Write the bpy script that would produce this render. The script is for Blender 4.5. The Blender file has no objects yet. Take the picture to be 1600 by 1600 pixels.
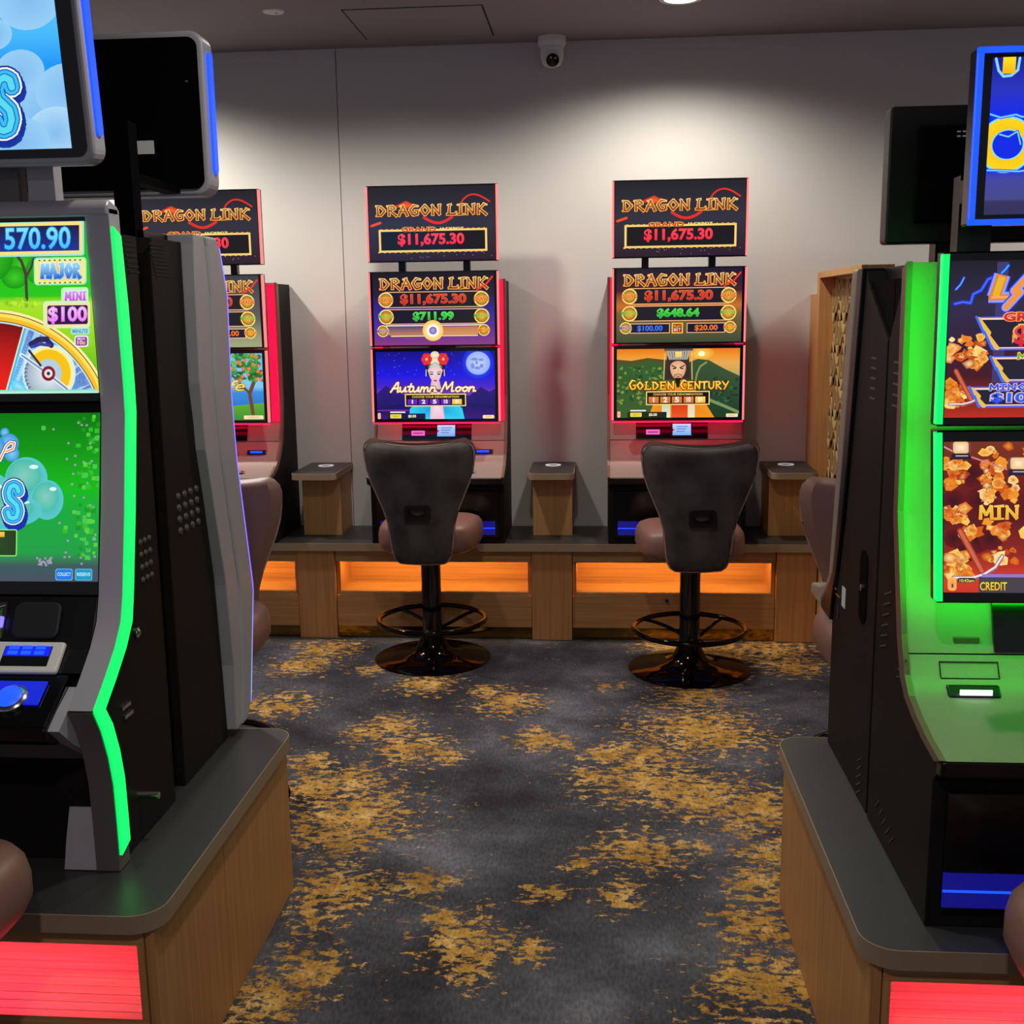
import bpy, bmesh, math, random
from mathutils import Matrix, Vector
random.seed(7)
SC = bpy.context.scene
COL = SC.collection
PI = math.pi

# ------------------------------------------------------------------ camera
def look(yaw, pitch, roll):
    f = Vector((math.sin(yaw)*math.cos(pitch), math.cos(yaw)*math.cos(pitch), math.sin(pitch)))
    r = f.cross(Vector((0, 0, 1))).normalized()
    d = f.cross(r)
    c, s = math.cos(roll), math.sin(roll)
    return r*c + d*s, -r*s + d*c, f
cam = bpy.data.cameras.new('camera')
cam.sensor_width = 36.0
cam.lens = 36.0*1720/1600
cam.clip_start = 0.02
camo = bpy.data.objects.new('camera', cam)
COL.objects.link(camo)
_r, _d, _f = look(math.radians(-4.556), math.radians(-10.326), math.radians(0.791))
camo.matrix_world = Matrix(((_r.x, -_d.x, -_f.x, 0), (_r.y, -_d.y, -_f.y, 0), (_r.z, -_d.z, -_f.z, 1.6), (0, 0, 0, 1)))
SC.camera = camo

# ------------------------------------------------------------------ world and exposure
def lin(v):
    v /= 255.0
    return v/12.92 if v <= 0.04045 else ((v+0.055)/1.055)**2.4
def C(r, g, b):
    return (lin(r), lin(g), lin(b), 1.0)
w = bpy.data.worlds.new('room_ambience')
SC.world = w
w.use_nodes = True
bg = w.node_tree.nodes['Background']
bg.inputs[0].default_value = (0.80, 0.77, 0.89, 1)
bg.inputs[1].default_value = 0.22
SC.view_settings.view_transform = 'Standard'
SC.view_settings.look = 'None'
SC.view_settings.exposure = 0.0
SC.view_settings.gamma = 1.0
SC.view_settings.use_curve_mapping = False

# ------------------------------------------------------------------ materials
MATS = {}
def pmat(name, col, rough=0.5, metal=0.0, spec=0.5, emit=None, strength=0.0, coat=0.0, bump=0.0, bscale=200.0, sample=True, var=0.0, vscale=6.0):
    if name in MATS:
        return MATS[name]
    m = bpy.data.materials.new(name)
    m.use_nodes = True
    nt = m.node_tree
    b = nt.nodes['Principled BSDF']
    b.inputs['Base Color'].default_value = col
    b.inputs['Roughness'].default_value = rough
    b.inputs['Metallic'].default_value = metal
    b.inputs['Specular IOR Level'].default_value = spec
    b.inputs['Coat Weight'].default_value = coat
    if emit:
        b.inputs['Emission Color'].default_value = emit
        b.inputs['Emission Strength'].default_value = strength
    if bump or var:
        tc = nt.nodes.new('ShaderNodeTexCoord')
    if bump:
        n = nt.nodes.new('ShaderNodeTexNoise')
        n.inputs['Scale'].default_value = bscale
        n.inputs['Detail'].default_value = 3
        nt.links.new(tc.outputs['Object'], n.inputs['Vector'])
        bp = nt.nodes.new('ShaderNodeBump')
        bp.inputs['Strength'].default_value = bump
        bp.inputs['Distance'].default_value = 0.002
        nt.links.new(n.outputs['Fac'], bp.inputs['Height'])
        nt.links.new(bp.outputs['Normal'], b.inputs['Normal'])
    if var:
        n = nt.nodes.new('ShaderNodeTexNoise')
        n.inputs['Scale'].default_value = vscale
        n.inputs['Detail'].default_value = 5
        nt.links.new(tc.outputs['Object'], n.inputs['Vector'])
        rp = nt.nodes.new('ShaderNodeValToRGB')
        rp.color_ramp.elements[0].position = 0.35
        rp.color_ramp.elements[1].position = 0.68
        rp.color_ramp.elements[0].color = (col[0]*(1-var), col[1]*(1-var), col[2]*(1-var), 1)
        rp.color_ramp.elements[1].color = (col[0]*(1+var), col[1]*(1+var), col[2]*(1+var), 1)
        nt.links.new(n.outputs['Fac'], rp.inputs['Fac'])
        nt.links.new(rp.outputs['Color'], b.inputs['Base Color'])
    if not sample:
        m.cycles.emission_sampling = 'NONE'
    MATS[name] = m
    return m
def led(name, rgb, strength):
    return pmat(name, (0.02, 0.02, 0.02, 1), 0.4, emit=(rgb[0], rgb[1], rgb[2], 1), strength=strength)

def wood(name, dark, light, axis='Z', rough=0.45):
    m = bpy.data.materials.new(name)
    m.use_nodes = True
    nt = m.node_tree
    b = nt.nodes['Principled BSDF']
    b.inputs['Roughness'].default_value = rough
    b.inputs['Specular IOR Level'].default_value = 0.35
    tc = nt.nodes.new('ShaderNodeTexCoord')
    mp = nt.nodes.new('ShaderNodeMapping')
    sc = {'X': (1.5, 60, 60), 'Y': (60, 1.5, 60), 'Z': (60, 60, 1.5)}[axis]
    mp.inputs['Scale'].default_value = sc
    nt.links.new(tc.outputs['Object'], mp.inputs['Vector'])
    n = nt.nodes.new('ShaderNodeTexNoise')
    n.inputs['Scale'].default_value = 1.6
    n.inputs['Detail'].default_value = 6
    n.inputs['Roughness'].default_value = 0.6
    nt.links.new(mp.outputs['Vector'], n.inputs['Vector'])
    rp = nt.nodes.new('ShaderNodeValToRGB')
    rp.color_ramp.elements[0].position = 0.3
    rp.color_ramp.elements[1].position = 0.72
    rp.color_ramp.elements[0].color = dark
    rp.color_ramp.elements[1].color = light
    nt.links.new(n.outputs['Fac'], rp.inputs['Fac'])
    nt.links.new(rp.outputs['Color'], b.inputs['Base Color'])
    bp = nt.nodes.new('ShaderNodeBump')
    bp.inputs['Strength'].default_value = 0.08
    bp.inputs['Distance'].default_value = 0.001
    nt.links.new(n.outputs['Fac'], bp.inputs['Height'])
    nt.links.new(bp.outputs['Normal'], b.inputs['Normal'])
    MATS[name] = m
    return m

OAK = wood('oak_vertical', C(172, 116, 68), C(198, 144, 90))
OAKX = wood('oak_horizontal', C(168, 116, 70), C(198, 146, 94), 'X')
OAKL = wood('oak_light', C(188, 138, 80), C(212, 164, 104))
TOP = pmat('charcoal_laminate', C(54, 54, 55), 0.38, bump=0.05, bscale=600)
BAND = pmat('taupe_edge_band', C(150, 128, 104), 0.45)
WALL = pmat('wall_paint', C(206, 204, 200), 0.75, bump=0.03, bscale=300)
CEIL = pmat('ceiling_paint', C(142, 134, 138), 0.85)
GAP = pmat('dark_gap', C(28, 26, 26), 0.9)
BLACK = pmat('black_cabinet', C(27, 24, 24), 0.55, spec=0.12, bump=0.06, bscale=500)
BLACK2 = pmat('black_plastic', C(16, 15, 17), 0.35)
GLOSSB = pmat('black_gloss', C(8, 8, 10), 0.12, spec=0.6)
BEZEL = pmat('screen_bezel', C(8, 8, 9), 0.1, spec=0.55)
SILVER = pmat('silver_paint', C(172, 169, 180), 0.38, metal=0.15)
GREYP = pmat('graphite_paint', C(104, 98, 100), 0.42, metal=0.1)
TAUPE = pmat('champagne_panel', C(150, 140, 130), 0.42, metal=0.25)
TRIM = pmat('bronze_trim', C(120, 98, 86), 0.4, metal=0.3)
CHROME = pmat('bright_metal', C(205, 205, 210), 0.18, metal=1.0)
BCHROME = pmat('black_chrome', C(44, 36, 28), 0.08, metal=0.9)
LEATH = pmat('brown_leather', C(130, 94, 84), 0.42, bump=0.12, bscale=260)
VELV = pmat('charcoal_velvet', C(80, 72, 72), 0.85, spec=0.2, var=0.4, vscale=7)
PIPE = pmat('seat_piping', C(160, 138, 130), 0.5)
BRASS = pmat('brass_mirror', C(150, 118, 60), 0.12, metal=1.0)
WHITE = pmat('white_plastic', C(226, 224, 222), 0.4)
PAPER = pmat('paper_label', C(200, 200, 205), 0.7)
TBK = pmat('topper_back_black', C(5, 5, 8), .7, spec=.03)
LATT = pmat('lattice_gold', C(190, 162, 112), 0.45, metal=0.15)
LED_RED = led('led_red', (1.0, 0.004, 0.05), 3.0)
LED_REDB = led('led_red_back', (1.0, 0.005, 0.05), 9.0)
LED_PINK = led('led_pink', (1.0, 0.16, 0.15), 1.6)
LED_GREEN = led('led_green', (0.0, 1.0, 0.12), 1.5)
LED_GREENB = led('led_green_back', (0.0, 1.0, 0.015), 34.0)
LED_BLUE = led('led_blue', (0.005, 0.05, 1.0), 2.2)
LED_BLUEV = led('led_violet', (0.13, 0.10, 1.0), 2.5)
LED_ICE = led('led_ice', (0.35, 0.62, 0.80), 0.9)
LED_DEEP = led('led_deep_blue', (0.01, 0.01, 0.60), 0.32)
LED_AMB = led('led_amber', (1.0, 0.57, 0.15), 56.0)
LED_ROSE = led('led_rose', (1.0, 0.10, 0.42), 46.0)
LAMP = pmat('lamp_glow', C(255, 240, 210), 0.5, emit=(1.0, 0.86, 0.66, 1), strength=6.0)
RING = pmat('charge_ring', C(245, 245, 245), 0.4, emit=(1, 1, 1, 1), strength=0.25)

def art_material(name, sample):
    m = bpy.data.materials.new(name)
    m.use_nodes = True
    nt = m.node_tree
    b = nt.nodes['Principled BSDF']
    b.inputs['Base Color'].default_value = (0.004, 0.004, 0.004, 1)
    b.inputs['Roughness'].default_value = 0.12
    b.inputs['Specular IOR Level'].default_value = 0.4
    a = nt.nodes.new('ShaderNodeAttribute')
    a.attribute_name = 'Col'
    nt.links.new(a.outputs['Color'], b.inputs['Emission Color'])
    b.inputs['Emission Strength'].default_value = 1.0
    if not sample:
        m.cycles.emission_sampling = 'NONE'
    MATS[name] = m
    return m
ART = art_material('screen_picture', False)
ARTBG = art_material('screen_light', True)

def carpet():
    m = bpy.data.materials.new('carpet')
    m.use_nodes = True
    nt = m.node_tree
    L = nt.links.new
    b = nt.nodes['Principled BSDF']
    b.inputs['Roughness'].default_value = 0.95
    b.inputs['Specular IOR Level'].default_value = 0.1
    tc = nt.nodes.new('ShaderNodeTexCoord')
    def noise(scale, detail, rough, dist=0.0, sc=(1, 1, 1), off=(0, 0, 0)):
        mp = nt.nodes.new('ShaderNodeMapping')
        mp.inputs['Scale'].default_value = sc
        mp.inputs['Location'].default_value = off
        L(tc.outputs['Object'], mp.inputs['Vector'])
        n = nt.nodes.new('ShaderNodeTexNoise')
        n.inputs['Scale'].default_value = scale
        n.inputs['Detail'].default_value = detail
        n.inputs['Roughness'].default_value = rough
        n.inputs['Distortion'].default_value = dist
        L(mp.outputs['Vector'], n.inputs['Vector'])
        return n.outputs['Fac']
    def math_(op, a, bb):
        n = nt.nodes.new('ShaderNodeMath')
        n.operation = op
        for i, v in enumerate((a, bb)):
            if isinstance(v, (int, float)):
                n.inputs[i].default_value = v
            else:
                L(v, n.inputs[i])
        return n.outputs[0]
    def ramp(f, stops):
        r = nt.nodes.new('ShaderNodeValToRGB')
        e = r.color_ramp.elements
        e[0].position, e[0].color = stops[0]
        e[1].position, e[1].color = stops[-1]
        for p, c in stops[1:-1]:
            x = e.new(p)
            x.color = c
        L(f, r.inputs['Fac'])
        return r.outputs['Color']
    # the gold areas of this carpet, as (x, y, radius) on the floor, broken up by fine noise
    blobs = [(-1.37, 4.81, 0.114), (-1.32, 4.27, 0.11), (-1.32, 5.04, 0.119), (-1.04, 4.76, 0.067), (-0.75, 4.57, 0.1), (-0.81, 4.07, 0.097), (-0.9, 3.96, 0.07), (-0.37, 4.35, 0.115), (-0.48, 4.48, 0.063), (-0.7, 3.85, 0.111), (-0.8, 3.29, 0.169), (-0.8, 3.12, 0.105), (-0.94, 3.51, 0.115), (-0.83, 3.55, 0.098), (-0.22, 3.95, 0.074), (0.02, 3.85, 0.091), (0.18, 3.82, 0.12), (0.39, 4.08, 0.198), (0.47, 4.02, 0.126), (0.18, 3.59, 0.166), (-0.03, 3.61, 0.075), (0.34, 3.51, 0.158), (0.51, 3.4, 0.138), (0.51, 3.1, 0.087), (0.48, 2.88, 0.097), (0.14, 3.08, 0.101), (0.27, 3.12, 0.046), (0.07, 2.82, 0.061), (-0.16, 2.82, 0.047), (-0.05, 3.0, 0.045), (-0.53, 2.85, 0.072), (-0.45, 2.88, 0.043), (-0.74, 2.82, 0.111), (-0.75, 2.68, 0.07), (-0.35, 2.59, 0.098), (-0.3, 2.5, 0.065), (-0.42, 2.67, 0.046), (-0.73, 2.45, 0.075), (-0.78, 2.32, 0.098), (0.43, 2.69, 0.092), (0.42, 2.42, 0.128), (0.33, 2.46, 0.064), (0.57, 5.05, 0.193), (0.84, 5.12, 0.158), (0.88, 4.88, 0.114), (0.41, 4.47, 0.125), (0.05, 4.55, 0.049), (0.32, 5.15, 0.102), (-0.19, 2.56, 0.044), (0.37, 2.75, 0.056), (-0.93, 3.16, 0.053), (-1.05, 3.7, 0.073), (-0.57, 3.78, 0.06)]
    geo = tc.outputs['Object']
    dens = None
    warp = nt.nodes.new('ShaderNodeTexNoise')
    warp.inputs['Scale'].default_value = 5.0
    warp.inputs['Detail'].default_value = 4
    L(geo, warp.inputs['Vector'])
    wv = nt.nodes.new('ShaderNodeVectorMath'); wv.operation = 'MULTIPLY_ADD'
    L(warp.outputs['Color'], wv.inputs[0]); wv.inputs[1].default_value = (.22, .22, 0); wv.inputs[2].default_value = (-.11, -.11, 0)
    pos = nt.nodes.new('ShaderNodeVectorMath'); pos.operation = 'ADD'
    L(geo, pos.inputs[0]); L(wv.outputs[0], pos.inputs[1])
    for (bx, by, br) in blobs:
        dd = nt.nodes.new('ShaderNodeVectorMath'); dd.operation = 'DISTANCE'
        L(pos.outputs[0], dd.inputs[0]); dd.inputs[1].default_value = (bx, by, 0)
        mr = nt.nodes.new('ShaderNodeMapRange')
        mr.inputs['From Min'].default_value = br*3.0; mr.inputs['From Max'].default_value = 0.0
        L(dd.outputs['Value'], mr.inputs['Value'])
        dens = mr.outputs[0] if dens is None else math_('MAXIMUM', dens, mr.outputs[0])
    wide = noise(2.2, 4, 0.6, 0.4, off=(3.1, 0.7, 0))
    dens = math_('MAXIMUM', dens, math_('MULTIPLY', math_('SUBTRACT', wide, 0.52), 2.0))
    fine = noise(31.0, 9, 0.74, 0.3, (0.75, 1.2, 1))
    mix = math_('ADD', math_('MULTIPLY', dens, 0.185), math_('MULTIPLY', fine, 0.70))
    mask = ramp(mix, [(0.474, (0, 0, 0, 1)), (0.500, (1, 1, 1, 1))])
    grey = ramp(noise(2.1, 6, 0.6, off=(7, 2, 0)), [(0.36, C(54, 52, 58)), (0.55, C(82, 82, 90)), (0.70, C(116, 116, 126))])
    fib = ramp(noise(120, 2, 0.5, 0, (1, 0.35, 1)), [(0.3, (0.55, 0.55, 0.55, 1)), (0.75, (1.35, 1.35, 1.35, 1))])
    gold = ramp(noise(9.0, 6, 0.7, off=(1, 5, 0)), [(0.34, C(158, 116, 50)), (0.52, C(204, 156, 78)), (0.68, C(226, 190, 124))])
    mx = nt.nodes.new('ShaderNodeMix')
    mx.data_type = 'RGBA'
    L(mask, mx.inputs[0]); L(grey, mx.inputs[6]); L(gold, mx.inputs[7])
    ml = nt.nodes.new('ShaderNodeMix')
    ml.data_type = 'RGBA'
    ml.blend_type = 'MULTIPLY'
    ml.inputs[0].default_value = 0.7
    L(mx.outputs[2], ml.inputs[6]); L(fib, ml.inputs[7])
    L(ml.outputs[2], b.inputs['Base Color'])
    bp = nt.nodes.new('ShaderNodeBump')
    bp.inputs['Strength'].default_value = 0.4
    bp.inputs['Distance'].default_value = 0.004
    L(noise(260, 2, 0.5), bp.inputs['Height'])
    L(bp.outputs['Normal'], b.inputs['Normal'])
    MATS['carpet'] = m
    return m
CARPET = carpet()

# ------------------------------------------------------------------ mesh helpers
class MB:
    def __init__(s):
        s.v, s.f = [], []
    def add(s, vs, fs):
        o = len(s.v)
        s.v += [tuple(p) for p in vs]
        s.f += [tuple(i+o for i in f) for f in fs]
        return s
    def box(s, x0, x1, y0, y1, z0, z1):
        return s.add([(x0, y0, z0), (x1, y0, z0), (x1, y1, z0), (x0, y1, z0), (x0, y0, z1), (x1, y0, z1), (x1, y1, z1), (x0, y1, z1)],
                     [(0, 3, 2, 1), (4, 5, 6, 7), (0, 1, 5, 4), (1, 2, 6, 5), (2, 3, 7, 6), (3, 0, 4, 7)])
    def prism(s, poly, a0, a1, axis='x'):
        n = len(poly)
        def P(p, a):
            return {'x': (a, p[0], p[1]), 'y': (p[0], a, p[1]), 'z': (p[0], p[1], a)}[axis]
        vs = [P(p, a0) for p in poly]+[P(p, a1) for p in poly]
        fs = [tuple(range(n)), tuple(range(2*n-1, n-1, -1))]+[(i, i+n, (i+1) % n+n, (i+1) % n) for i in range(n)]
        return s.add(vs, fs)
    def lathe(s, prof, n=40, c=(0, 0, 0)):
        vs, fs = [], []
        for r, z in prof:
            for k in range(n):
                a = 2*PI*k/n
                vs.append((c[0]+r*math.cos(a), c[1]+r*math.sin(a), c[2]+z))
        for j in range(len(prof)-1):
            for k in range(n):
                k2 = (k+1) % n
                fs.append((j*n+k, j*n+k2, (j+1)*n+k2, (j+1)*n+k))
        fs.append(tuple(range(n-1, -1, -1)))
        fs.append(tuple(range((len(prof)-1)*n, len(prof)*n)))
        return s.add(vs, fs)
    def tube(s, pts, r, n=10, closed=False):
        pts = [Vector(p) for p in pts]
        m = len(pts)
        vs, fs = [], []
        up = Vector((0, 0, 1))
        for i, p in enumerate(pts):
            a = pts[(i-1) % m] if (closed or i > 0) else p
            b = pts[(i+1) % m] if (closed or i < m-1) else p
            t = (b-a).normalized()
            u = up if abs(t.dot(up)) < 0.95 else Vector((1, 0, 0))
            e1 = t.cross(u).normalized()
            e2 = t.cross(e1)
            for k in range(n):
                q = 2*PI*k/n
                vs.append(p+(e1*math.cos(q)+e2*math.sin(q))*r)
        for i in range(m if closed else m-1):
            j = (i+1) % m
            for k in range(n):
                k2 = (k+1) % n
                fs.append((i*n+k, i*n+k2, j*n+k2, j*n+k))
        if not closed:
            fs.append(tuple(range(n-1, -1, -1)))
            fs.append(tuple(range((m-1)*n, m*n)))
        return s.add(vs, fs)
    def mesh(s, name):
        me = bpy.data.meshes.new(name)
        me.from_pydata(s.v, [], s.f)
        bm = bmesh.new()
        bm.from_mesh(me)
        bmesh.ops.recalc_face_normals(bm, faces=bm.faces)
        bm.to_mesh(me)
        bm.free()
        return me

def obj(name, mb, mat, parent=None, smooth=False, bevel=0.0, loc=None, kind=None, label=None, seg=2):
    me = mb.mesh(name) if isinstance(mb, MB) else mb
    if mat is not None and not me.materials:
        me.materials.append(mat)
    if smooth:
        me.shade_smooth()
        me.set_sharp_from_angle(angle=math.radians(42))
    o = bpy.data.objects.new(name, me)
    COL.objects.link(o)
    if parent is not None:
        o.parent = parent
    if loc:
        o.location = loc
    if bevel:
        md = o.modifiers.new('bevel', 'BEVEL')
        md.width = bevel
        md.segments = seg
        md.limit_method = 'ANGLE'
        md.angle_limit = math.radians(35)
    if kind:
        o['kind'] = kind
    if label:
        o['label'] = label
    return o
def thing(name, label, cat, loc=(0, 0, 0), rz=0.0, group=None):
    o = bpy.data.objects.new(name, None)
    o.empty_display_size = 0.1
    COL.objects.link(o)
    o.location = loc
    o.rotation_euler = (0, 0, rz)
    o['label'] = label
    o['category'] = cat
    if group:
        o['group'] = group
    return o
def tag(o, label, cat, group=None):
    o['label'] = label
    o['category'] = cat
    if group:
        o['group'] = group
    return o
def copy_tree(o, parent=None):
    c = o.copy()
    COL.objects.link(c)
    c.parent = parent
    for ch in list(o.children):
        copy_tree(ch, c)
    return c
def BX(*a):
    return MB().box(*a)
def rrect(x0, x1, y0, y1, r, n=5, corners=(1, 1, 1, 1)):
    # counter-clockwise from (x0,y0); corners: x0y0, x1y0, x1y1, x0y1
    pts = []
    for (cx, cy, a0, on) in ((x0, y0, PI, corners[0]), (x1, y0, 1.5*PI, corners[1]), (x1, y1, 0, corners[2]), (x0, y1, .5*PI, corners[3])):
        if not on:
            pts.append((cx, cy))
            continue
        ox = cx+r if cx == x0 else cx-r
        oy = cy+r if cy == y0 else cy-r
        for k in range(n+1):
            a = a0+.5*PI*k/n
            pts.append((ox+r*math.cos(a), oy+r*math.sin(a)))
    return pts

# ------------------------------------------------------------------ the room
floor = obj('floor', BX(-5, 5, -2.5, 5.7, -0.06, 0), CARPET, kind='structure')
ceiling = obj('ceiling', BX(-5, 5, -2.5, 5.7, 2.885, 2.95), CEIL, kind='structure')
hx0, hx1, hy0, hy1 = -1.10, -0.495, 4.97, 5.49
obj('access_panel', BX(hx0+.004, hx1-.004, hy0+.004, hy1-.004, 2.8825, 2.8855), CEIL, ceiling)
g = MB()
for a in ((hx0-.004, hx1+.004, hy0-.004, hy0+.004), (hx0-.004, hx1+.004, hy1-.004, hy1+.004), (hx0-.004, hx0+.004, hy0, hy1), (hx1-.004, hx1+.004, hy0, hy1)):
    g.box(*a, 2.8838, 2.8856)
obj('panel_joint', g, GAP, ceiling)
wall = obj('wall_back', BX(-5, 5, 5.672, 5.75, 0, 2.885), GAP, kind='structure')
for a, b in ((-5, -3.70), (-3.696, -1.2955), (-1.2915, 3.4), (3.404, 5)):
    obj('wall_panel', BX(a, b, 5.66, 5.6722, 0, 2.8845), WALL, wall)

# ------------------------------------------------------------------ wall counter: niche units, piers, worktop
CT = 0.492
NX = [(-2.475, -1.49), (-1.30, -0.325), (-0.127, 0.852)]
names = ['lit oak niche unit at the far left of the wall counter, half hidden', 'orange-lit oak niche unit behind the left bar stool, under the night-sky machine', 'orange-lit oak niche unit behind the right bar stool, under the sunset machine']
for i, (a, b) in enumerate(NX):
    t = thing('niche_unit', names[i], 'cabinet', ((a+b)/2, 5.235, 0), group='lit niche units under the wall counter')
    h = (b-a)/2-0.002
    obj('top_rail', BX(-h, h, 0.004, 0.022, 0.392, 0.452), OAKX, t, bevel=0.001)
    obj('back_board', BX(-h+.018, h-.018, 0.255, 0.27, 0.23, 0.45), OAKX, t)
    for s in (-1, 1):
        obj('side_board', BX(min(s*h, s*(h-.018)), max(s*h, s*(h-.018)), 0.022, 0.27, 0.06, 0.45), OAK, t)
    sh = MB()
    sh.box(-h+.018, h-.018, 0.008, 0.255, 0.222, 0.240)
    k = 0.012
    while k < 0.25:
        sh.box(-h+.018, h-.018, k, k+.014, 0.240, 0.2435)
        k += 0.0172
    obj('ribbed_shelf', sh, OAKX, t, label='shelf with fine ribs lit by the amber strip')
    obj('lower_panel', BX(-h, h, 0.006, 0.024, 0.062, 0.221), OAKX, t, bevel=0.001)
    obj('kick_plate', BX(-h, h, 0.014, 0.024, 0.002, 0.060), BRASS, t, label='polished brass kick plate')
    obj('light_strip', BX(-h+.03, h-.03, 0.026, 0.040, 0.436, 0.444), LED_AMB, t, label='amber light strip under the rail')
    if i == 2:
        lk = obj('panel_lock', MB().lathe([(0.009, 0), (0.009, 0.006), (0.004, 0.008)], 14), BLACK2, t, smooth=True)
        lk.location = (-0.03, 0.006, 0.203)
        lk.rotation_euler = (PI/2, 0, 0)
plab = ['oak pier of the wall counter beside the left niche, under the leftmost side stand', 'oak pier between the two bar stools, below the middle side stand', 'oak pier at the right end of the wall counter']
for i, (a, b) in enumerate(((-1.49, -1.30), (-0.325, -0.127), (0.852, 1.045))):
    t = thing('pier', plab[i], 'pier', ((a+b)/2, 5.235, 0), group='oak piers of the wall counter')
    h = (b-a)/2
    obj('front_board', BX(-h+.001, h-.001, -0.006, 0.014, 0.002, 0.452), OAK, t, bevel=0.0015)
    obj('core', BX(-h+.002, h-.002, 0.014, 0.41, 0.002, 0.452), OAK, t)
ct = thing('wall_worktop', 'long dark laminate worktop along the back wall carrying the red-lit machines', 'worktop', (0, 5.2, 0.454))
obj('top_surface', BX(-3.2, 1.045, 0.004, 0.458, 0.0, 0.038), TOP, ct)
obj('edge_band', BX(-3.2, 1.045, 0.0, 0.004, 0.0, 0.038), BAND, ct, label='taupe front edge band')

# ------------------------------------------------------------------ islands
def island(name, label, x0, x1, y0, y1, side):
    # x0..x1 plinth; side = +1 when the aisle is on the right
    cx, cy = (x0+x1)/2, (y0+y1)/2
    hx, hy = (x1-x0)/2, (y1-y0)/2
    t = thing(name, label, 'plinth', (cx, cy, 0), group='oak island plinths')
    zt = 0.432
    ys = (-hy+.004, -hy+.004+(y1-y0)*0.43, hy)
    for s in (-1, 1):
        xa, xb = (s*hx, s*(hx-.018)) if s < 0 else (s*(hx-.018), s*hx)
        for k in range(2):
            obj('side_panel', BX(xa, xb, ys[k]+.0012, ys[k+1]-.0012, 0.002, zt), OAK, t)
        obj('panel_backing', BX(s*(hx-.019)-.003, s*(hx-.019)+.003, -hy+.02, hy-.02, 0.002, zt), GAP, t)
    obj('end_panel', BX(-hx+.02, hx-.02, hy-.018, hy, 0.002, zt), OAKX, t)
    iw = hx-0.034                                        # niche half width
    obj('top_rail', BX(-hx+.02, hx-.02, -hy, -hy+.018, 0.397, zt), OAKX, t)
    obj('bottom_rail', BX(-hx+.02, hx-.02, -hy, -hy+.018, 0.002, 0.238), OAKX, t)
    for s in (-1, 1):
        xa, xb = sorted((s*iw, s*(hx-.02)))
        obj('stile', BX(xa, xb, -hy, -hy+.018, 0.238, 0.397), OAK, t)
        xa, xb = sorted((s*iw, s*(iw+.012)))
        obj('niche_side', BX(xa, xb, -hy+.018, -hy+.16, 0.22, 0.43), OAK, t)
    obj('niche_back', BX(-iw, iw, -hy+.15, -hy+.162, 0.22, 0.43), OAKX, t)
    sh = MB().prism([(-hy+.018, 0.222), (-hy+.15, 0.222), (-hy+.15, 0.278), (-hy+.018, 0.238)], -iw, iw)
    for k in range(7):
        f = k/7.0
        y = -hy+.02+f*.13
        z = 0.238+f*0.040
        sh.prism([(y, z-.002), (y+.014, z+.0015), (y+.014, z+.0055), (y, z+.002)], -iw, iw)
    obj('ribbed_shelf', sh, OAKX, t)
    obj('light_strip', BX(-iw+.02, iw-.02, -hy+.022, -hy+.040, 0.418, 0.428), LED_ROSE, t, label='rose red light strip inside the niche')
    return t
IL = island('island_plinth', 'oak plinth at the left with a red-lit niche, below the bubble game machine', -1.82, -0.86, 1.89, 2.82, 1)
IR = island('island_plinth', 'oak plinth at the right with a red-lit niche, below the gold mine machine', 0.495, 1.42, 1.855, 2.82, -1)
def worktop(label, x0, x1, y0, y1):
    t = thing('island_worktop', label, 'worktop', ((x0+x1)/2, (y0+y1)/2, 0.432), group='island worktops')
    hx, hy = (x1-x0)/2, (y1-y0)/2
    obj('top_surface', MB().prism(rrect(-hx+.002, hx-.002, -hy+.002, hy-.002, 0.062, 8), 0.0, 0.038, 'z'), TOP, t)
    o = rrect(-hx, hx, -hy, hy, 0.064, 8)
    i = rrect(-hx+.002, hx-.002, -hy+.002, hy-.002, 0.062, 8)
    n = len(o)
    m = MB()
    m.add([(p[0], p[1], 0) for p in o]+[(p[0], p[1], .038) for p in o]+[(p[0], p[1], 0) for p in i]+[(p[0], p[1], .038) for p in i],
          [f for k in range(n) for f in ((k, (k+1) % n, (k+1) % n+n, k+n), (k+n, (k+1) % n+n, (k+1) % n+3*n, k+3*n), (k+2*n, (k+1) % n+2*n, (k+1) % n, k))])
    obj('edge_band', m, BAND, t, label='taupe edge band')
    return t
worktop('dark laminate worktop with a rounded corner under the left pair of machines', -1.84, -0.84, 1.87, 2.84)
worktop('dark laminate worktop with a rounded corner under the right pair of machines', 0.475, 1.44, 1.835, 2.84)

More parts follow.
